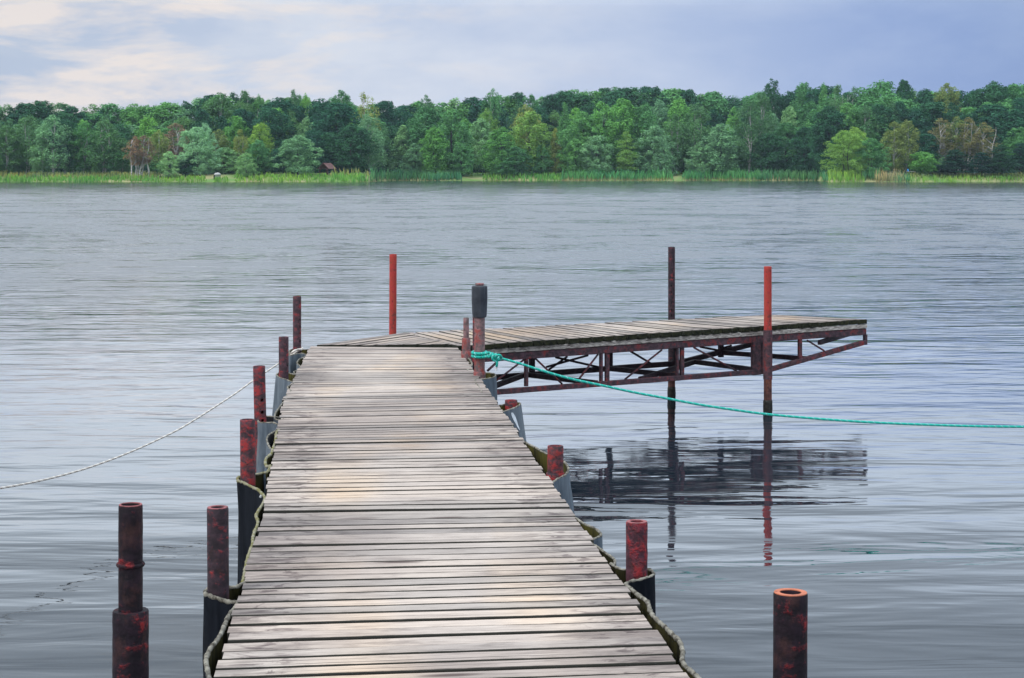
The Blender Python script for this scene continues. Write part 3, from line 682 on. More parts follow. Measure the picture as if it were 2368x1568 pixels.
# ------------------------------------------------------------------ ropes
def rope(t, pts, r, mat, nm, n=8): 
    mb = MB(); P = catmull(pts, 8); mb.tube([p-Vector(t.location) for p in P], r, n); return mb.build(nm, mat, t, True)
fpl = Vector(fp.location)
tr = thing('mooring_rope', 'teal rope with pale flecks knotted to the float pole and stretching to the right edge', 'rope', (fpl.x+.1, 14.2, 0))
def rp(x, y, Y): return at(x, y, Y)
pts = [(1160,829,14.12),(1200,840,14.1),(1250,856,14.1),(1320,876,14.1),(1400,893,14.1),(1470,908,14.1),(1535,920,14.1),(1620,936,14.1),(1700,948,14.1),(1775,958,14.1),(1900,969,14.1),(2020,977,14.1),(2140,982,14.1),(2250,985.5,14.1),(2368,987,14.1),(2500,987.5,14.1),(2700,984,14.1)]
rope(tr, [rp(*p) for p in pts], .0098, M_teal, 'line', 9)
zc = lambda y: CAM-(y-HZ)/F*14.24
for yy in (815.5, 823):
    ring = []
    for k in range(22):
        a = R(-25-k*310/21); ring.append(Vector((fpl.x+.055*math.cos(a), fpl.y+.055*math.sin(a), zc(yy)+.004*math.sin(a*1.0))))
    ring = [rp(1134, yy+1.5, 14.13)]+ring
    ring += [Vector((fpl.x+.03, fpl.y-.058, zc(yy)-.002)), rp(1130, yy+1, 14.13)]
    rope(tr, ring, .0125, M_teal, 'pole_loop')
# knot: overlapping turns
kn = []
for k in range(46):
    t = k/45; a = t*2*math.pi*3.3
    x = 1129+t*18; yy = 820+4.5*t
    kn.append(rp(x, yy, 14.1)+Vector((.004*math.cos(a*1.3), .019*math.sin(a), .017*math.cos(a))))
rope(tr, kn, .0098, M_teal, 'knot', 8)
lp = [rp(1146+7*math.cos(a), 827.5+7*math.sin(a), 14.06-.02*math.sin(a/2)) for a in np.linspace(-2.6, 4.3, 20)]
rope(tr, lp, .0098, M_teal, 'knot', 8)
lp2 = [rp(1153+6.5*math.cos(a), 827+6.0*math.sin(a), 14.03+.02*math.sin(a)) for a in np.linspace(1.2, 7.2, 18)]+[rp(1160,829,14.1)]
rope(tr, lp2, .0098, M_teal, 'knot', 8)
rope(tr, [rp(1149,834,14.05), rp(1149.5,840,14.04), rp(1148.5,848,14.05)], .0095, M_teal, 'tail')
rope(tr, [rp(1148.5,848,14.05), rp(1148,852,14.05), rp(1147.5,857,14.05)], .0075, M_tip, 'bound_tip')

wr = thing('mooring_rope', 'thin off white twisted rope sagging from the farthest left pole to the left edge', 'rope', tuple(at(640, 838, 16)))
pw = [(672,818,16.0),(660,828,15.9),(648,838,15.8),(620,857,15.6),(596,872,15.4),(550,906,15.1),(500,939,14.7),(450,971,14.3),(400,1000,14.0),(300,1046,13.4),(200,1083,12.8),(100,1110,12.2),(0,1129,11.6),(-150,1150,10.9),(-330,1165,10.2)]
rope(wr, [rp(*p) for p in pw], .0072, M_white_rope, 'line')
P1 = Vector(PL[5].location)
ring = [Vector((P1.x+.047*math.cos(a), P1.y+.047*math.sin(a), CAM-(813-HZ)/F*16.1+.03*math.cos(a))) for a in np.linspace(R(20), R(-335), 26)]
rope(wr, ring, .009, M_white_rope, 'pole_loop')
rope(wr, [rp(698,808,16.05), rp(690,808.5,16.0), rp(681,811,15.95), rp(675,816,15.95), rp(672,820,15.98), rp(676,822,15.9)], .010, M_white_rope, 'pole_loop')

# ------------------------------------------------------------------ far shore: trees
LEAF = {
 'dark':  leaf_mat('leaf_dark_teal', (0.038,0.131,0.081)),
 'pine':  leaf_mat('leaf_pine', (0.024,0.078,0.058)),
 'mid':   leaf_mat('leaf_mid_green', (0.107,0.298,0.120)),
 'birch': leaf_mat('leaf_birch', (0.107,0.255,0.118)),
 'bright':leaf_mat('leaf_bright_green', (0.162,0.414,0.111)),
 'lime':  leaf_mat('leaf_yellow_green', (0.214,0.409,0.102)),
 'silver':leaf_mat('leaf_silver', (0.258,0.507,0.298)),
 'sage':  leaf_mat('leaf_sage', (0.192,0.405,0.221)),
 'rust':  leaf_mat('leaf_reddish_brown', (.30,.215,.15)),
 'tan':   leaf_mat('leaf_tan', (.24,.245,.11)),
 'olive': leaf_mat('leaf_olive', (0.226,0.314,0.106)),
}
M_bark = plain_mat('dark_bark', (.03,.025,.025), (.07,.06,.055), 3, .95, 0)
M_birch = plain_mat('white_birch_bark', (.22,.21,.20), (.62,.60,.58), 2.0, .9, 0, vs=(1,1,2))
def crown_proto(kind, seed):
    g = np.random.default_rng(seed); rd = random.Random(seed)
    Ht = 16.0
    # base height, blobs, blob radius range, half width, leaf size, leaves per blob
    h0, nb, rb, rmax, ls, nl = {
      'oak':   (.05, 150, (.9,1.7), 5.2, .42, 90),
      'broad': (.03, 190, (.6,1.25), 4.4, .36, 72),
      'birch': (.08, 170, (.5,1.05), 3.5, .30, 66),
      'willow':(.00, 220, (.7,1.15), 5.6, .30, 80),
      'pine':  (.14, 90, (1.0,1.7), 4.0, .40, 100),
      'cone':  (.03, 160, (.6,1.1), 3.6, .32, 66),
      'sparse':(.28, 92, (.45,.9), 2.8, .22, 54),
      'airy':  (.35, 46, (.5,1.0), 2.8, .28, 44)}[kind]
    def envf(u):
        if kind == 'willow': return rmax*(.82+.18*min(u/.25,1))*max(0, 1-max(0,(u-.25)/.75)**2)**.5
        if kind == 'oak': return rmax*(max(0, 1-(abs(u-.5)/.5)**2.6))**.5
        if kind == 'broad': return rmax*(1-u**3.2)**.6*(.8+.2*min(u*4, 1))
        if kind == 'birch': return rmax*(1-u**3.0)**.6*(.65+.35*min(u*3, 1))
        if kind == 'cone': return rmax*(1-u**1.25)**.8+.2
        if kind == 'pine': return rmax*(1-u**1.8)**.7
        return rmax*(1-u**2.2)**.6*(.4+.6*min(u*2.5, 1))
    V = []; cl = []; tips = []
    lob = [(g.uniform(0, 6.28), g.uniform(.5, 1.0)) for _ in range(4)]
    for b in range(nb):
        while True:
            u = g.uniform(0, 1); env = envf(u)
            if g.uniform(0, rmax) < env+.15*rmax: break
        h = h0+(1-h0)*u
        a = g.uniform(0, 2*math.pi); k = .92+.14*math.cos(a*2+lob[0][0]+h*5)+.12*math.cos(a*3+lob[1][0]-h*7)
        r_ = g.uniform(*rb)*(1-.25*u); rr = max(0, env*k-r_*.7)*(g.uniform(.1, 1)**.5)
        z = h*Ht
        c = np.array([rr*math.cos(a), rr*math.sin(a), min(z, Ht-r_*.6)])
        tips.append(c)
        d = g.normal(size=(nl, 3)); d /= np.linalg.norm(d, axis=1)[:, None]
        d[:, 2] = np.where(d[:, 2] < -.6, -d[:, 2], d[:, 2])
        sc = np.array([1,1,1.05]) if kind not in ('birch','broad','cone') else np.array([.85,.85,1.4])
        if kind == 'pine': sc = np.array([1.25,1.25,.5])
        if kind in ('sparse','airy'): sc = np.array([.8,.8,1.5])
        pos = c+d*sc*r_*g.uniform(.55, 1.08, size=(nl,1))
        nrm = d*.9+g.normal(size=(nl,3))*.55+np.array([0,-.05,.25]); nrm /= np.linalg.norm(nrm, axis=1)[:, None]
        tv = np.cross(nrm, g.normal(size=(nl,3))); tv /= np.linalg.norm(tv, axis=1)[:, None]; bv = np.cross(nrm, tv)
        s = ls*g.uniform(.55, 1.25, size=(nl,1)); e = .62 if kind != 'birch' else .5
        V.append(np.stack([pos-tv*s*.5, pos+bv*s*e*.5, pos+tv*s*.5, pos-bv*s*e*.5], 1))
        tone = g.uniform(0, 1); cl.append(np.clip(tone*.55+g.uniform(0, .45, nl), 0, 1))
    V = np.concatenate(V).reshape(-1, 3); cl = np.concatenate(cl); nf = len(cl)
    V[:, 2] = np.maximum(V[:, 2], .05)
    me = bpy.data.meshes.new('crown'); me.vertices.add(len(V)); me.vertices.foreach_set('co', V.ravel())
    me.loops.add(nf*4); me.loops.foreach_set('vertex_index', np.arange(nf*4, dtype=np.int32))
    me.polygons.add(nf); me.polygons.foreach_set('loop_start', np.arange(0, nf*4, 4, dtype=np.int32))
    at_ = me.attributes.new('rnd', 'FLOAT', 'FACE'); at_.data.foreach_set('value', cl)
    me.materials.append(LEAF['mid']); me.update(); me.validate()
    # trunk
    mb = MB(); nst = 3 if kind == 'sparse' else (2 if kind in ('birch','willow','airy') else 1)
    for q in range(nst):
        ox = rd.uniform(-.5, .5)*(nst-1); oy = rd.uniform(-.3, .3)*(nst-1); lx = rd.uniform(-.06, .06)*(1 if nst > 1 else .5)
        P = [Vector((ox+lx*z+.15*math.sin(z*.6+q*2), oy+.1*math.cos(z*.5+q), z)) for z in np.linspace(-.4, Ht*.93, 12)]
        r0 = .13 if nst > 1 else .24
        if kind == 'birch': r0 = .12
        mb.tube(P, [r0*(1-.85*i/11) for i in range(12)], 6)
        T = tips[q::nst]
        for c in (T[::3] if kind in ('sparse','airy') else T[::14]):
            zz = max(1.0, c[2]-rd.uniform(1.2, 3.0)); i = min(11, max(0, int((zz+.4)/(Ht*.93+.4)*11))); s = P[i]
            e = Vector(c); m_ = s.lerp(e, .5)+Vector((0,0,.35)); mb.tube([s, m_, e], [.06, .04, .015], 4)
    tme = mb.build('trunk_proto', M_bark); tm = tme.data; bpy.data.objects.remove(tme)
    bb = V; w = np.percentile(np.abs(bb[:, 0]), 97)*2; hh = bb[:, 2].max()
    return me, tm, w, hh
PR = {}
for k, ns in (('oak',4),('broad',4),('birch',4),('willow',2),('pine',2),('cone',3),('sparse',2),('airy',2)):
    PR[k] = [crown_proto(k, 100+i*13+len(k)) for i in range(ns)]
TN = 0
def tree(kind, leaf, px, wpx, ytop, off, label, white=False, group=None, shrub=False, base_dz=0, name=None, i=None):
    global TN
    TN += 1
    me, tm, w, hh = PR[kind][(TN if i is None else i) % len(PR[kind])]
    b = gnd(px, off); Y = b.y; zt = CAM-(ytop-HZ)/F*Y
    H_ = zt-b.z; Wd = wpx/F*Y
    nm = name or {'oak':'broadleaf_tree','broad':'broadleaf_tree','birch':'birch_tree','willow':'willow_tree','pine':'pine_tree','cone':'poplar_tree','sparse':'birch_tree','airy':'birch_tree'}[kind]
    if shrub: nm = 'shrub'
    t = thing(nm, label, 'shrub' if shrub else 'tree', b, group)
    t.rotation_euler = (0,0,random.uniform(0, 6.28)); 
    sx_ = Wd/w; sx_ *= 1.12; t.scale = (sx_*random.uniform(.95,1.05), sx_*random.uniform(.95,1.05), H_/hh)
    c = bpy.data.objects.new('crown', me); COL.objects.link(c); c.parent = t
    c.material_slots[0].link = 'OBJECT'; c.material_slots[0].material = LEAF[leaf]
    k = bpy.data.objects.new('trunk', tm); COL.objects.link(k); k.parent = t
    k.material_slots[0].link = 'OBJECT'; k.material_slots[0].material = M_birch if white else M_bark
    return t
T = tree
# --- left shore, front
T('sparse','rust',312,36,314,6.5,'dying birch with reddish brown leaves and leaning white trunks, left of its pair',True)
T('sparse','rust',334,44,312,7,'dying reddish brown birch with straight white trunks, right of its pair',True)
T('birch','olive',368,44,300,15,'slender yellowish green birch between the reddish brown birches and the silver willow',True)
T('sparse','rust',406,50,284,24,'rust coloured birch top rising just behind the left shoulder of the silver willow',True)
T('willow','silver',452,84,292,9,'large silvery green willow, tallest pale tree on the left shore')
T('willow','silver',473,54,283,13,'silver green willow crown rising just behind the right side of the large willow')
T('willow','silver',391,45,349,5,'small rounded silver green willow bush standing closest to the water on the left',shrub=True)
T('oak','dark',431,42,360,7,'dark green low shrub squeezed between the small willow bush and large willow',shrub=True)
T('oak','mid',360,34,362,14,'low green shrub at the foot of the yellowish birch left of the willow bush',shrub=True)
T('broad','bright',546,66,266,30,'light green leafy tree behind and right of the big silver willow')
T('birch','olive',506,56,298,22,'olive tinted birch directly right of the big silver willow crown',True)
T('birch','olive',556,40,298,16,'narrow yellow green birch in front of the light green tree right of the willow',True)
T('broad','sage',520,62,340,15,'dull grey green tree above the little concrete shelter')
T('birch','lime',604,56,281,18,'tall pale yellow green birch left of the dark oaks')
T('broad','mid',596,62,322,11,'mid green tree in front of the tall pale birch')
T('willow','sage',569,46,352,6,'rounded sage green bush on the bank right of the concrete shelter',shrub=True)
T('broad','sage',690,84,312,10,'greyish green spreading tree on the bank just left of the wooden shelter')
T('oak','dark',656,52,340,15,'dark bush filling the gap between rounded sage bush and greyish spreading tree',shrub=True)
for px, w, yt, off, lf, kd, lab in (
 (648,92,224,40,'dark','oak','broad dark oak filling the skyline behind the greyish spreading tree'),
 (628,70,248,28,'dark','oak','dark teal oak just right of the tall pale birch'),
 (680,44,205,46,'birch','birch','birch tip standing above the dark oaks, left of two tips'),
 (708,44,214,46,'bright','birch','lighter birch tip standing above the dark oaks, right of two tips'),
 (740,70,226,38,'dark','oak','dark oak on the skyline right of the birch tips'),
 (732,74,300,22,'dark','oak','low dark oak behind the roof of the wooden shelter'),
 (790,72,206,44,'mid','birch','tall loose green birch on the skyline above the wooden shelter'),
 (778,96,236,26,'dark','oak','massive dark oak whose crown hangs over the wooden shelter'),
 (812,78,285,18,'dark','oak','dark oak right of the wooden shelter'),
 (842,46,212,42,'olive','airy','thin see through birch tip left of the small skyline gap'),
 (850,64,262,20,'sage','birch','grey green drooping birch between dark oak masses'),
 (892,80,232,30,'dark','oak','dark oak behind the left end of the big reed bed'),
 (905,66,290,20,'dark','oak','shadowy dark oak just left of the poplar group')):
    T(kd, lf, px, w, yt, off, lab, white=kd in ('birch','airy'))
# --- centre
for px, w, yt, off, lf, kd, lab in (
 (932,66,288,12,'sage','cone','pale tipped poplar at the left end of the poplar group behind the reeds'),
 (985,104,246,15,'mid','broad','tallest poplar of the group behind the left reed bed'),
 (1046,86,252,13,'mid','broad','right hand poplar of the group behind the left reed bed'),
 (1004,72,292,8,'bright','broad','bright lower poplar in the middle of the group behind the left reed bed'),
 (960,60,330,7,'sage','broad','low sage green poplar at the left foot of the poplar group'),
 (1068,50,330,7,'mid','broad','low leafy tree at the right foot of the poplar group'),
 (1112,70,272,22,'sage','broad','greyish green tree in the dip between poplar group and bright spreading tree'),
 (1127,54,249,26,'lime','birch','yellow green birch crown high in the dip right of the poplar group'),
 (1160,84,292,8,'bright','broad','bright green spreading tree with drooping boughs at the centre of the shore'),
 (1192,72,338,6,'mid','broad','low mid green tree right at the foot of the bright spreading tree'),
 (1228,86,256,12,'lime','broad','tall yellow green topped tree right of the bright spreading tree'),
 (1215,60,240,28,'olive','birch','olive birch showing above the tall yellow green topped tree'),
 (1252,46,330,9,'mid','broad','small tree at the right foot of the tall yellow green topped tree'),
 (1284,42,294,10,'olive','cone','slim olive green conifer shaped tree before a dark gap'),
 (1306,52,236,24,'mid','cone','pointed green tree behind the slim olive conifer shaped tree'),
 (1345,96,256,12,'mid','broad','leftmost poplar of the wide light green group at centre right'),
 (1392,88,232,16,'bright','broad','second poplar of the wide light green group at centre right'),
 (1440,92,226,17,'bright','broad','highest poplar of the wide light green group at centre right'),
 (1380,74,312,8,'sage','broad','low sage poplar at the front foot of the wide light green group'),
 (1330,66,320,7,'mid','broad','low poplar at the left foot of the wide light green group'),
 (1492,84,236,15,'mid','broad','right hand poplar of the wide light green group'),
 (1449,40,303,6,'lime','pine','small yellow green pine with a bare stem behind the right reed bed'),
 (1516,80,290,9,'sage','broad','pale sage green tree behind the right reed bed'),
 (1536,42,322,6,'sage','cone','narrow low tree before the pale sage green tree'),
 (1561,54,262,13,'birch','birch','slim birch with a white stem next to the gap between the reed beds'),
 (1612,74,236,14,'birch','birch','tall birch left of the bluish green poplar'),
 (1580,50,292,18,'mid','broad','mid green tree in the shade left of the tall birch'),
 (1668,92,284,7,'sage','broad','bluish green wide poplar right of the gap between the reed beds'),
 (1620,60,325,7,'sage','broad','low bluish green tree left foot of the wide bluish poplar'),
 (1733,54,228,10,'birch','birch','tall birch with a long bare white trunk behind the right reeds'),
 (1760,60,210,16,'birch','birch','tallest birch right beside the long bare white trunk'),
 (1700,60,300,12,'mid','broad','mid green tree left of the long bare white birch trunk'),
 (1778,62,308,9,'dark','oak','dark rounded tree right of the tall birches'),
 (1820,80,282,18,'mid','broad','green tree filling the slope left of the dark bushy alder'),
 (1863,86,292,7,'dark','broad','dark green bushy alder standing alone in front, left of the bright willow')):
    T(kd, lf, px, w, yt, off, lab, white=kd in ('birch','airy'))
# --- right
for px, w, yt, off, lf, kd, lab in (
 (1955,84,300,8,'lime','willow','bright yellow green domed willow on the right shore'),
 (1976,66,292,13,'lime','willow','smaller bright willow dome peeping over the first willow dome'),
 (2012,80,318,7,'mid','willow','duller green willow half right of the bright willow dome'),
 (2003,46,238,30,'birch','birch','drooping grey green birch above the bright willow'),
 (2062,62,232,34,'birch','birch','wide weeping birch behind the yellowing birches'),
 (2068,50,280,12,'olive','birch','left of two yellowing birches with white trunks right of the willow'),
 (2097,54,276,14,'olive','birch','right of two yellowing birches with white trunks right of the willow'),
 (2176,46,272,13,'tan','sparse','tan leaved dying birch, leftmost of the dying clump on the right'),
 (2212,50,268,14,'olive','sparse','dying birch with a forked white trunk, second of the clump on the right'),
 (2240,46,270,13,'tan','sparse','dying birch with long thin stem, third of the clump on the right'),
 (2274,56,282,12,'tan','sparse','dying birch with bare white branches, rightmost of the clump on the right')):
    T(kd, lf, px, w, yt, off, lab, white=kd in ('birch','airy','sparse'))
for px, w, yt, off, lf, kd, lab in (
 (2138,64,308,15,'dark','oak','dark rounded tree between the yellowing birches and the dying clump'),
 (2134,52,350,9,'bright','oak','vivid green round shrub right of the picnic table'),
 (2180,24,362,9,'silver','willow','tiny pale bush beside the vivid green shrub'),
 (2209,80,346,7,'pine','pine','low dark pine with a bare red stem right of the vivid shrub'),
 (2270,52,352,6,'pine','pine','dark squat pine, lowest of the three at the right edge'),
 (2316,62,334,5,'pine','pine','dark pine on a clear stem standing near the right water edge'),
 (2360,54,330,9,'pine','pine','dark pine touching the right edge of the photo')):
    T(kd, lf, px, w, yt, off, lab, shrub=(w < 58 and kd != 'pine'), name=None)
for px, w, yt, off, lf, kd, lab in (
 (2036,104,184,52,'mid','oak','high broad oak on the skyline above the weeping birch'),
 (2090,66,182,54,'dark','broad','loose topped tree right beside the high broad skyline oak'),
 (2060,104,214,42,'mid','oak','lush green oak crown below the high skyline pair'),
 (2190,92,190,48,'olive','willow','yellow green weeping willow crown high on the right skyline'),
 (2140,76,204,50,'dark','broad','dark tree in the skyline gap left of the weeping willow crown'),
 (2160,110,234,32,'dark','oak','round dark oak under the weeping willow crown'),
 (2302,98,186,46,'dark','oak','dark skyline oak at the far right'),
 (2255,70,206,50,'dark','oak','dark tree filling the dip right of the weeping willow crown'),
 (2352,76,190,48,'mid','oak','green skyline oak cut by the right edge of the photo'),
 (2296,126,240,30,'dark','oak','huge dark round oak above the right hand pines'),
 (2360,84,292,18,'mid','broad','mid green tree behind the pines at the right edge'),
 (1975,40,198,52,'birch','airy','thin bare looking treetop in the skyline gap right of centre right'),
 (1785,60,180,48,'dark','birch','dark pointed tree that is the highest tip on the skyline'),
 (1858,62,188,46,'mid','broad','green crown on the skyline right of the highest pointed tip'),
 (1905,54,190,46,'mid','cone','left of twin pointed crowns on the right skyline'),
 (1938,54,194,46,'birch','birch','right of twin pointed crowns on the right skyline'),
 (1900,92,262,30,'mid','oak','green oak slope behind and above the bright willow'),
 (1930,70,255,34,'dark','oak','dark oak directly behind the bright willow'),
 (1140,50,203,48,'mid','birch','birch tip rising highest above the centre skyline'),
 (565,54,207,48,'birch','birch','leafy birch with a visible white trunk above the left skyline, right of two'),
 (510,76,212,48,'birch','birch','wide birch crown above the left skyline, left of two'),
 (600,46,216,48,'mid','birch','small birch tip just right of the skyline birch with a white trunk'),
 (985,46,218,46,'birch','birch','feathery birch tip above the poplar group'),
 (905,18,232,50,'pine','pine','tiny pine tip poking out of the skyline dip')):
    T(kd, lf, px, w, yt, off, lab, white=kd in ('birch','airy'))
# --- left dark birch wood, front rank
for i, (px, w, yt, lf, kd) in enumerate(((14,66,288,'birch','birch'),(66,72,264,'birch','birch'),(122,70,264,'sage','birch'),(166,52,300,'birch','birch'),(196,60,282,'mid','birch'),(243,76,270,'birch','birch'),(283,54,318,'birch','broad'),(-40,70,270,'birch','birch'),(150,60,272,'dark','birch'),(30,60,320,'mid','broad'),(98,56,322,'sage','birch'),(212,60,326,'birch','birch'),(262,50,330,'mid','birch'))):
    T(kd, lf, px, w, yt, 10+(i*3) % 5, 'tall dark birch in the dense front rank of the wood at the far left shore', white=True, group='birches of the dense wood at far left')
# --- forest behind: skyline and middle ranks
SKY = [(-150,236),(0,232),(60,236),(150,232),(190,246),(230,242),(300,240),(380,234),(440,236),(480,222),(550,215),(600,226),(640,222),(680,224),(750,226),(800,222),(830,240),(855,240),(905,246),(940,234),(985,230),(1035,226),(1080,224),(1140,218),(1180,216),(1240,212),(1330,206),(1400,206),(1450,194),(1480,202),(1530,192),(1570,200),(1620,212),(1700,216),(1740,214),(1785,214),(1830,208),(1860,200),(1910,200),(1960,212),(1990,214),(2030,200),(2080,198),(2140,210),(2190,208),(2260,210),(2300,200),(2360,194),(2600,200)]
def skyl(px):
    for (a, ya), (b, yb) in zip(SKY, SKY[1:]):
        if px <= b: return ya+(yb-ya)*(px-a)/(b-a)
    return 200
zones = [(-999,480,'left of the silver willow'),(480,900,'behind the wooden shelter'),(900,1290,'behind the poplar group at centre'),(1290,1620,'behind the wide light green group'),(1620,1930,'behind the tall white stemmed birches'),(1930,2999,'behind the bright willow and dying birches')]
def zone(px):
    for a, b, s in zones:
        if a <= px < b: return s
px = -110
while px < 2480:
    lf, kd = random.choice([('dark','oak'),('mid','broad'),('birch','birch'),('dark','broad'),('mid','birch'),('mid','oak'),('sage','broad')] if px < 1300 else [('dark','oak'),('mid','oak'),('dark','broad'),('mid','broad'),('birch','birch'),('dark','oak')])
    z = zone(px)
    T(kd, lf, px, random.uniform(66, 112), skyl(px)+random.choice([-4,-1,1,4,7,10]), 56+random.uniform(-5, 8), 'tree of the back forest forming the skyline '+z, white=False, group='skyline trees '+z)
    px += random.uniform(20, 30)
px = -100
while px < 2480:
    lf, kd = random.choice([('dark','oak'),('mid','broad'),('birch','birch'),('dark','broad'),('sage','broad'),('bright','broad')] if px < 1900 else [('dark','oak'),('mid','oak'),('dark','broad')])
    z = zone(px)
    T(kd, lf, px, random.uniform(56, 84), skyl(px)+random.uniform(24, 50), 34+random.uniform(-4, 4), 'tree of the middle rank, below the skyline, '+z, white=False, group='middle rank trees '+z)
    px += random.uniform(34, 48)
print('TREES', TN)

# --- undergrowth below the trees: a mass
def leaf_mass(name, cells, mat, ls=.4, per=60):
    V = []; cl = []
    for (c, r_, hz) in cells:
        d = rng.normal(size=(per,3)); d /= np.linalg.norm(d, axis=1)[:, None]; d[:, 2] = np.abs(d[:, 2])
        pos = np.array(c)+d*np.array([r_, r_, hz])*rng.uniform(.6, 1.05, (per,1))
        nr = d+rng.normal(size=(per,3))*.6; nr /= np.linalg.norm(nr, axis=1)[:, None]
        tv = np.cross(nr, rng.normal(size=(per,3))); tv /= np.linalg.norm(tv, axis=1)[:, None]; bv = np.cross(nr, tv); s = ls*rng.uniform(.6, 1.2, (per,1))
        V.append(np.stack([pos-tv*s*.5, pos+bv*s*.35, pos+tv*s*.5, pos-bv*s*.35], 1)); cl.append(np.clip(rng.uniform(0,.6)+rng.uniform(0,.4,per), 0, 1))
    V = np.concatenate(V).reshape(-1,3); cl = np.concatenate(cl); nf = len(cl)
    me = bpy.data.meshes.new(name); me.vertices.add(len(V)); me.vertices.foreach_set('co', V.ravel())
    me.loops.add(nf*4); me.loops.foreach_set('vertex_index', np.arange(nf*4, dtype=np.int32)); me.polygons.add(nf); me.polygons.foreach_set('loop_start', np.arange(0, nf*4, 4, dtype=np.int32))
    a = me.attributes.new('rnd', 'FLOAT', 'FACE'); a.data.foreach_set('value', cl); me.materials.append(mat); me.update(); me.validate()
    o = bpy.data.objects.new(name, me); COL.objects.link(o); return o
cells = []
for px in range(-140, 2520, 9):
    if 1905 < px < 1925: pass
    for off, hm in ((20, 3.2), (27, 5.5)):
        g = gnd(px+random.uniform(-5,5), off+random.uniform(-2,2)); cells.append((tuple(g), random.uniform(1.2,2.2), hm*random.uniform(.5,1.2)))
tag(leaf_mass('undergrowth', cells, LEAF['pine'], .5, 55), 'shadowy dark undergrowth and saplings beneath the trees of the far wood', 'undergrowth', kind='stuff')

# --- reeds and grasses
def grass(name, label, px0, px1, o0, o1, h, mat, dens=1.0, w=.22, clump=.55, zoff=-.05, hf=None):
    vs = []; fs = []; hg = []; rn = []
    wid = abs(px1-px0)/F*430; n = int(wid*(o1-o0)*3.2*dens)
    for i in range(n):
        px = random.uniform(px0, px1); off = random.uniform(o0, o1); g = gnd(px, off)
        f = (1+clump*mnoise.noise(Vector((g.x*.35, g.y*.35, 3)))+clump*.6*mnoise.noise(Vector((g.x*1.2, g.y*1.2, 7))))
        ed = min(1, (px-px0)/8+.35, (px1-px)/8+.35)
        hh = h*f*ed*random.uniform(.7, 1.12)
        if hf: hh *= hf((px-px0)/(px1-px0))
        a = random.uniform(0, 3.14); ww = w*random.uniform(.6,1.3); dx_, dy_ = math.cos(a)*ww/2, math.sin(a)*ww/2
        lx, ly = random.uniform(-.28,.28)*hh, random.uniform(-.28,.28)*hh; k = len(vs)
        vs += [(g.x-dx_, g.y-dy_, g.z+zoff), (g.x+dx_, g.y+dy_, g.z+zoff), (g.x+dx_+lx*.4, g.y+dy_+ly*.4, g.z+hh*.6), (g.x-dx_+lx*.4, g.y-dy_+ly*.4, g.z+hh*.6), (g.x+lx, g.y+ly, g.z+hh)]
        fs += [(k,k+1,k+2,k+3), (k+3,k+2,k+4)]; r_ = random.random(); rn += [r_, r_]; hg += [0,0,.6,.6,1]
    me = bpy.data.meshes.new(name); me.from_pydata(vs, [], fs); me.materials.append(mat)
    a = me.attributes.new('rnd','FLOAT','FACE'); a.data.foreach_set('value', rn); a = me.attributes.new('hgt','FLOAT','POINT'); a.data.foreach_set('value', hg)
    o = bpy.data.objects.new(name, me); COL.objects.link(o); return tag(o, label, 'reeds' if name == 'reed_bed' else 'grass', kind='stuff')
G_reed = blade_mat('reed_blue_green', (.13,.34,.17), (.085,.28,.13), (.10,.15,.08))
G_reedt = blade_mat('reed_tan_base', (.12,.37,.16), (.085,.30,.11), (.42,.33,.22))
G_lush = blade_mat('grass_lush', (.19,.43,.12), (.13,.36,.08), (.13,.24,.07))
G_lime = blade_mat('grass_lime', (.25,.46,.11), (.17,.39,.075), (.18,.30,.07))
G_dry = blade_mat('grass_dry', (.30,.35,.17), (.24,.32,.12), (.16,.22,.08))
G_straw = blade_mat('reed_straw', (.50,.42,.28), (.32,.34,.19), (.22,.19,.12))
grass('grass', 'dry tan and green meadow grass on the bank at far left', -140, 372, 3.5, 10.5, .95, G_dry, 1.0)
grass('grass', 'lush green waterside grass at far left', -140, 372, -.7, 3.6, 1.0, G_lush, 1.2)
grass('grass', 'bright grass fringe below the small willow bush', 370, 478, -.7, 4.5, .95, G_lime, 1.1)
grass('grass', 'round grass tuft in front of the concrete shelter', 494, 528, -.7, 3, 1.05, G_lime, 1.6)
grass('grass', 'bright green waterside grass left of the wooden shelter', 541, 760, -.7, 7, 1.0, G_lime, 1.0)
grass('grass', 'bright green waterside grass right of the wooden shelter', 760, 852, -.7, 6, 1.25, G_lush, 1.1)
grass('grass', 'dry seed heads of tall grass beside the wooden shelter', 762, 856, 4, 9, 1.5, G_dry, .5)
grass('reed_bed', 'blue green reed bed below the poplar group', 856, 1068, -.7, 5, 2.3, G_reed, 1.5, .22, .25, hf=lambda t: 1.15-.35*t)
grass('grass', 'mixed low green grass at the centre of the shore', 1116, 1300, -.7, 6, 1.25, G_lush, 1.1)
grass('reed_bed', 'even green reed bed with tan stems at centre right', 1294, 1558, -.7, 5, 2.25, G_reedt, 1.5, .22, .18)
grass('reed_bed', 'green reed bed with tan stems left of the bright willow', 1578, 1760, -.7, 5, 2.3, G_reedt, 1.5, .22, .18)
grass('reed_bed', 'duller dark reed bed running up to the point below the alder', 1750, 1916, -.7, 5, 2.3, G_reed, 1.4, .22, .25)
grass('grass', 'lime green grass on the point below the bright willow', 1912, 2000, -.7, 7, 1.7, G_lime, 1.1, .2, .5)
grass('reed_bed', 'round clump of blue green reeds on the point', 1992, 2042, 1, 5, 2.7, G_reed, 1.7, .14, .3)
grass('reed_bed', 'straw coloured dry reeds on the point', 2020, 2092, -.7, 4.5, 2.2, G_straw, 1.3, .13, .4)
grass('reed_bed', 'fresh green reeds right of the straw coloured clump', 2070, 2106, -.7, 3.5, 1.7, G_reed, 1.3, .13, .3)
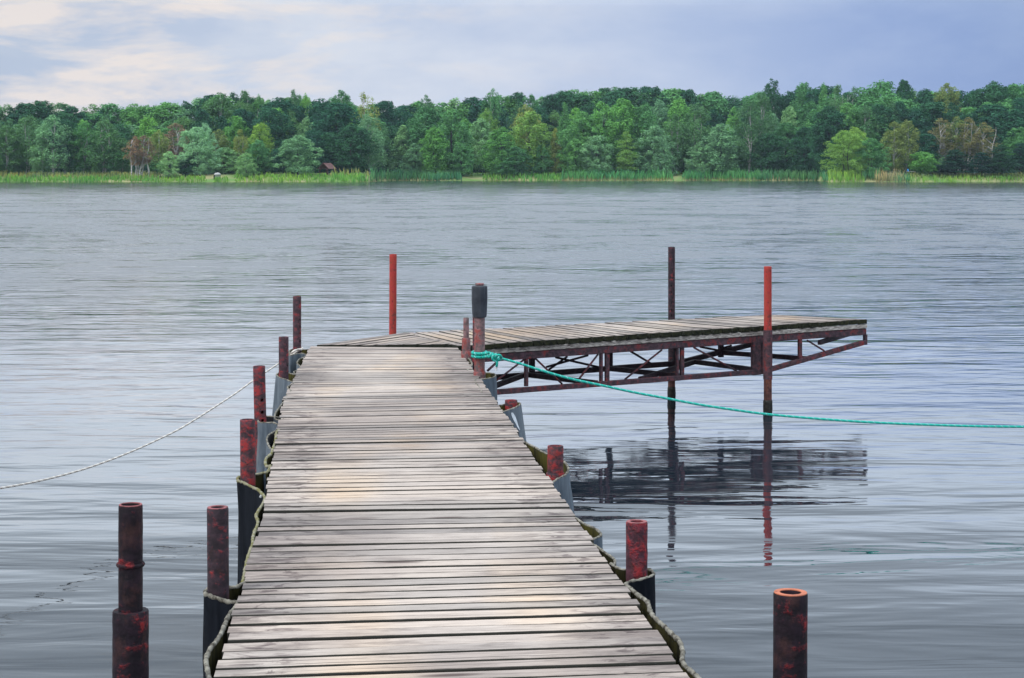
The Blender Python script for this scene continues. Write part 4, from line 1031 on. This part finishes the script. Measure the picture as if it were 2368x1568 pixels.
grass('grass', 'yellow green waterside grass at the right shore', 2096, 2520, -.7, 3.6, 1.05, G_lime, 1.2, .12, .5)
grass('grass', 'golden dry meadow grass at the right shore', 2096, 2520, 3.4, 11, .9, G_dry, 1.0)
grass('grass', 'thin green grass at the wood edge along the centre', 860, 1900, 6, 13, .7, G_lush, .35)

# --- wooden shelter
g = gnd(756, 9.5); sh = thing('wooden_shelter', 'small open timber shelter with a brown gable roof under the dark oaks', 'shelter', (g.x, g.y, g.z-.1))
sh.rotation_euler = (0,0,R(-27)); Wd, Ln, He, Hr = 2.6, 3.3, 1.45, 2.75
mb = MB()
for s in (-1,1):
    for e in (-1,1): mb = MB(); mb.bar((s*(Wd/2-.25), e*(Ln/2-.35), 0), (s*(Wd/2-.25), e*(Ln/2-.35), He+.2), .15, .15); mb.build('post', M_timber, sh)
for e in (-1,1):
    mb = MB(); y = e*(Ln/2-.35); mb.bar((-Wd/2+.1, y, He+.15), (Wd/2-.1, y, He+.15), .12, .14)
    for s in (-1,1): mb.bar((s*(Wd/2-.25), y, He-.35), (s*(Wd/2-.75), y, He+.1), .09, .1)
    mb.bar((-.35, y, Hr-.45), (.35, y, Hr-.45), .08, .12)
    mb.build('tie_beam', M_timber, sh)
for s in (-1,1):
    mb = MB(); a = (Vector((0,0,Hr))); b = Vector((s*(Wd/2+.25),0,He)); nn_ = Vector((s*(Hr-He),0,Wd/2+.25)).normalized()*.05
    q = [Vector((a.x+s*.004, -Ln/2, a.z)), Vector((a.x+s*.004, Ln/2, a.z)), Vector((b.x, Ln/2, b.z)), Vector((b.x, -Ln/2, b.z))]
    mb.v = [tuple(v+nn_) for v in q]+[tuple(v-nn_) for v in q]
    for f in ((0,1,2,3),(4,5,6,7),(0,1,5,4),(1,2,6,5),(2,3,7,6),(3,0,4,7)): mb.face(f)
    mb.build('roof', M_roof, sh)
mb = MB(); mb.bar((0,-.7,.5),(0,.7,.5), .7, .06); mb.bar((0,-.4,0),(0,-.4,.47), .1, .1); mb.bar((0,.4,0),(0,.4,.47), .1, .1); tag(mb.build('bench', M_timber, loc=sh.location), 'low dark timber bench inside the gable roofed shelter', 'bench')
# --- concrete shelter
g = gnd(503, 3.0); cs = thing('concrete_shelter', 'tiny pale domed concrete shelter with a dark side opening at the water edge', 'shelter', (g.x, g.y, g.z-.05))
n = 20; mb = MB()
mb.lathe([(.72,0),(.72,.95),(.76,.96),(.76,1.05),(.66,1.25),(.45,1.40),(.2,1.47),(.0,1.48)], 24); mb.build('shell', M_conc, cs, True)
mb = MB(); mb.bar((-.62,-.42,.05),(-.62,-.42,.85), .36, .30, up=(0,1,0)); mb.build('opening', M_darkin, cs)
# --- picnic table
g = gnd(2106, 8.2); pt = thing('picnic_table', 'pale low wooden table in the golden grass right of the yellowing birches', 'table', (g.x, g.y, g.z+.15))
mb = MB(); mb.bar((-.95,0,.72),(.95,0,.72), .8, .07); mb.build('table_top', M_conc, pt)
for s in (-1,1): mb = MB(); mb.bar((s*.7,-.3,0),(s*.7,.3,.69), .1, .08); mb.bar((s*.7,.3,0),(s*.7,-.3,.69), .1, .08); mb.build('leg', M_timber, pt)
mb = MB(); mb.lathe([(.0,0),(.17,0),(.2,.08),(.2,.38),(.15,.5),(.06,.56),(0,.57)], 12); tag(mb.build('bag', M_blue, smooth=True, loc=(g.x-.62, g.y, g.z+.15+.757)), 'small bright blue bag standing on the left end of the pale table', 'bag')

# ------------------------------------------------------------------ thin air over the lake
HAZE = True
if HAZE:
    mb = MB(); x0, x1, y0, y1, z0, z1 = -900, 900, -30, 1250, -3.0, 45
    mb.v = [(x0,y0,z0),(x1,y0,z0),(x1,y1,z0),(x0,y1,z0),(x0,y0,z1),(x1,y0,z1),(x1,y1,z1),(x0,y1,z1)]
    for f in ((3,2,1,0),(4,5,6,7),(0,1,5,4),(1,2,6,5),(2,3,7,6),(3,0,4,7)): mb.face(f)
    m, p, o = new_mat('haze_air'); nt.nodes.remove(p)
    v = N('ShaderNodeVolumePrincipled'); v.inputs['Color'].default_value = (.62,.76,.95,1); v.inputs['Density'].default_value = .00010
    L(v.outputs[0], o.inputs['Volume']); tag(mb.build('haze', m), kind='stuff')
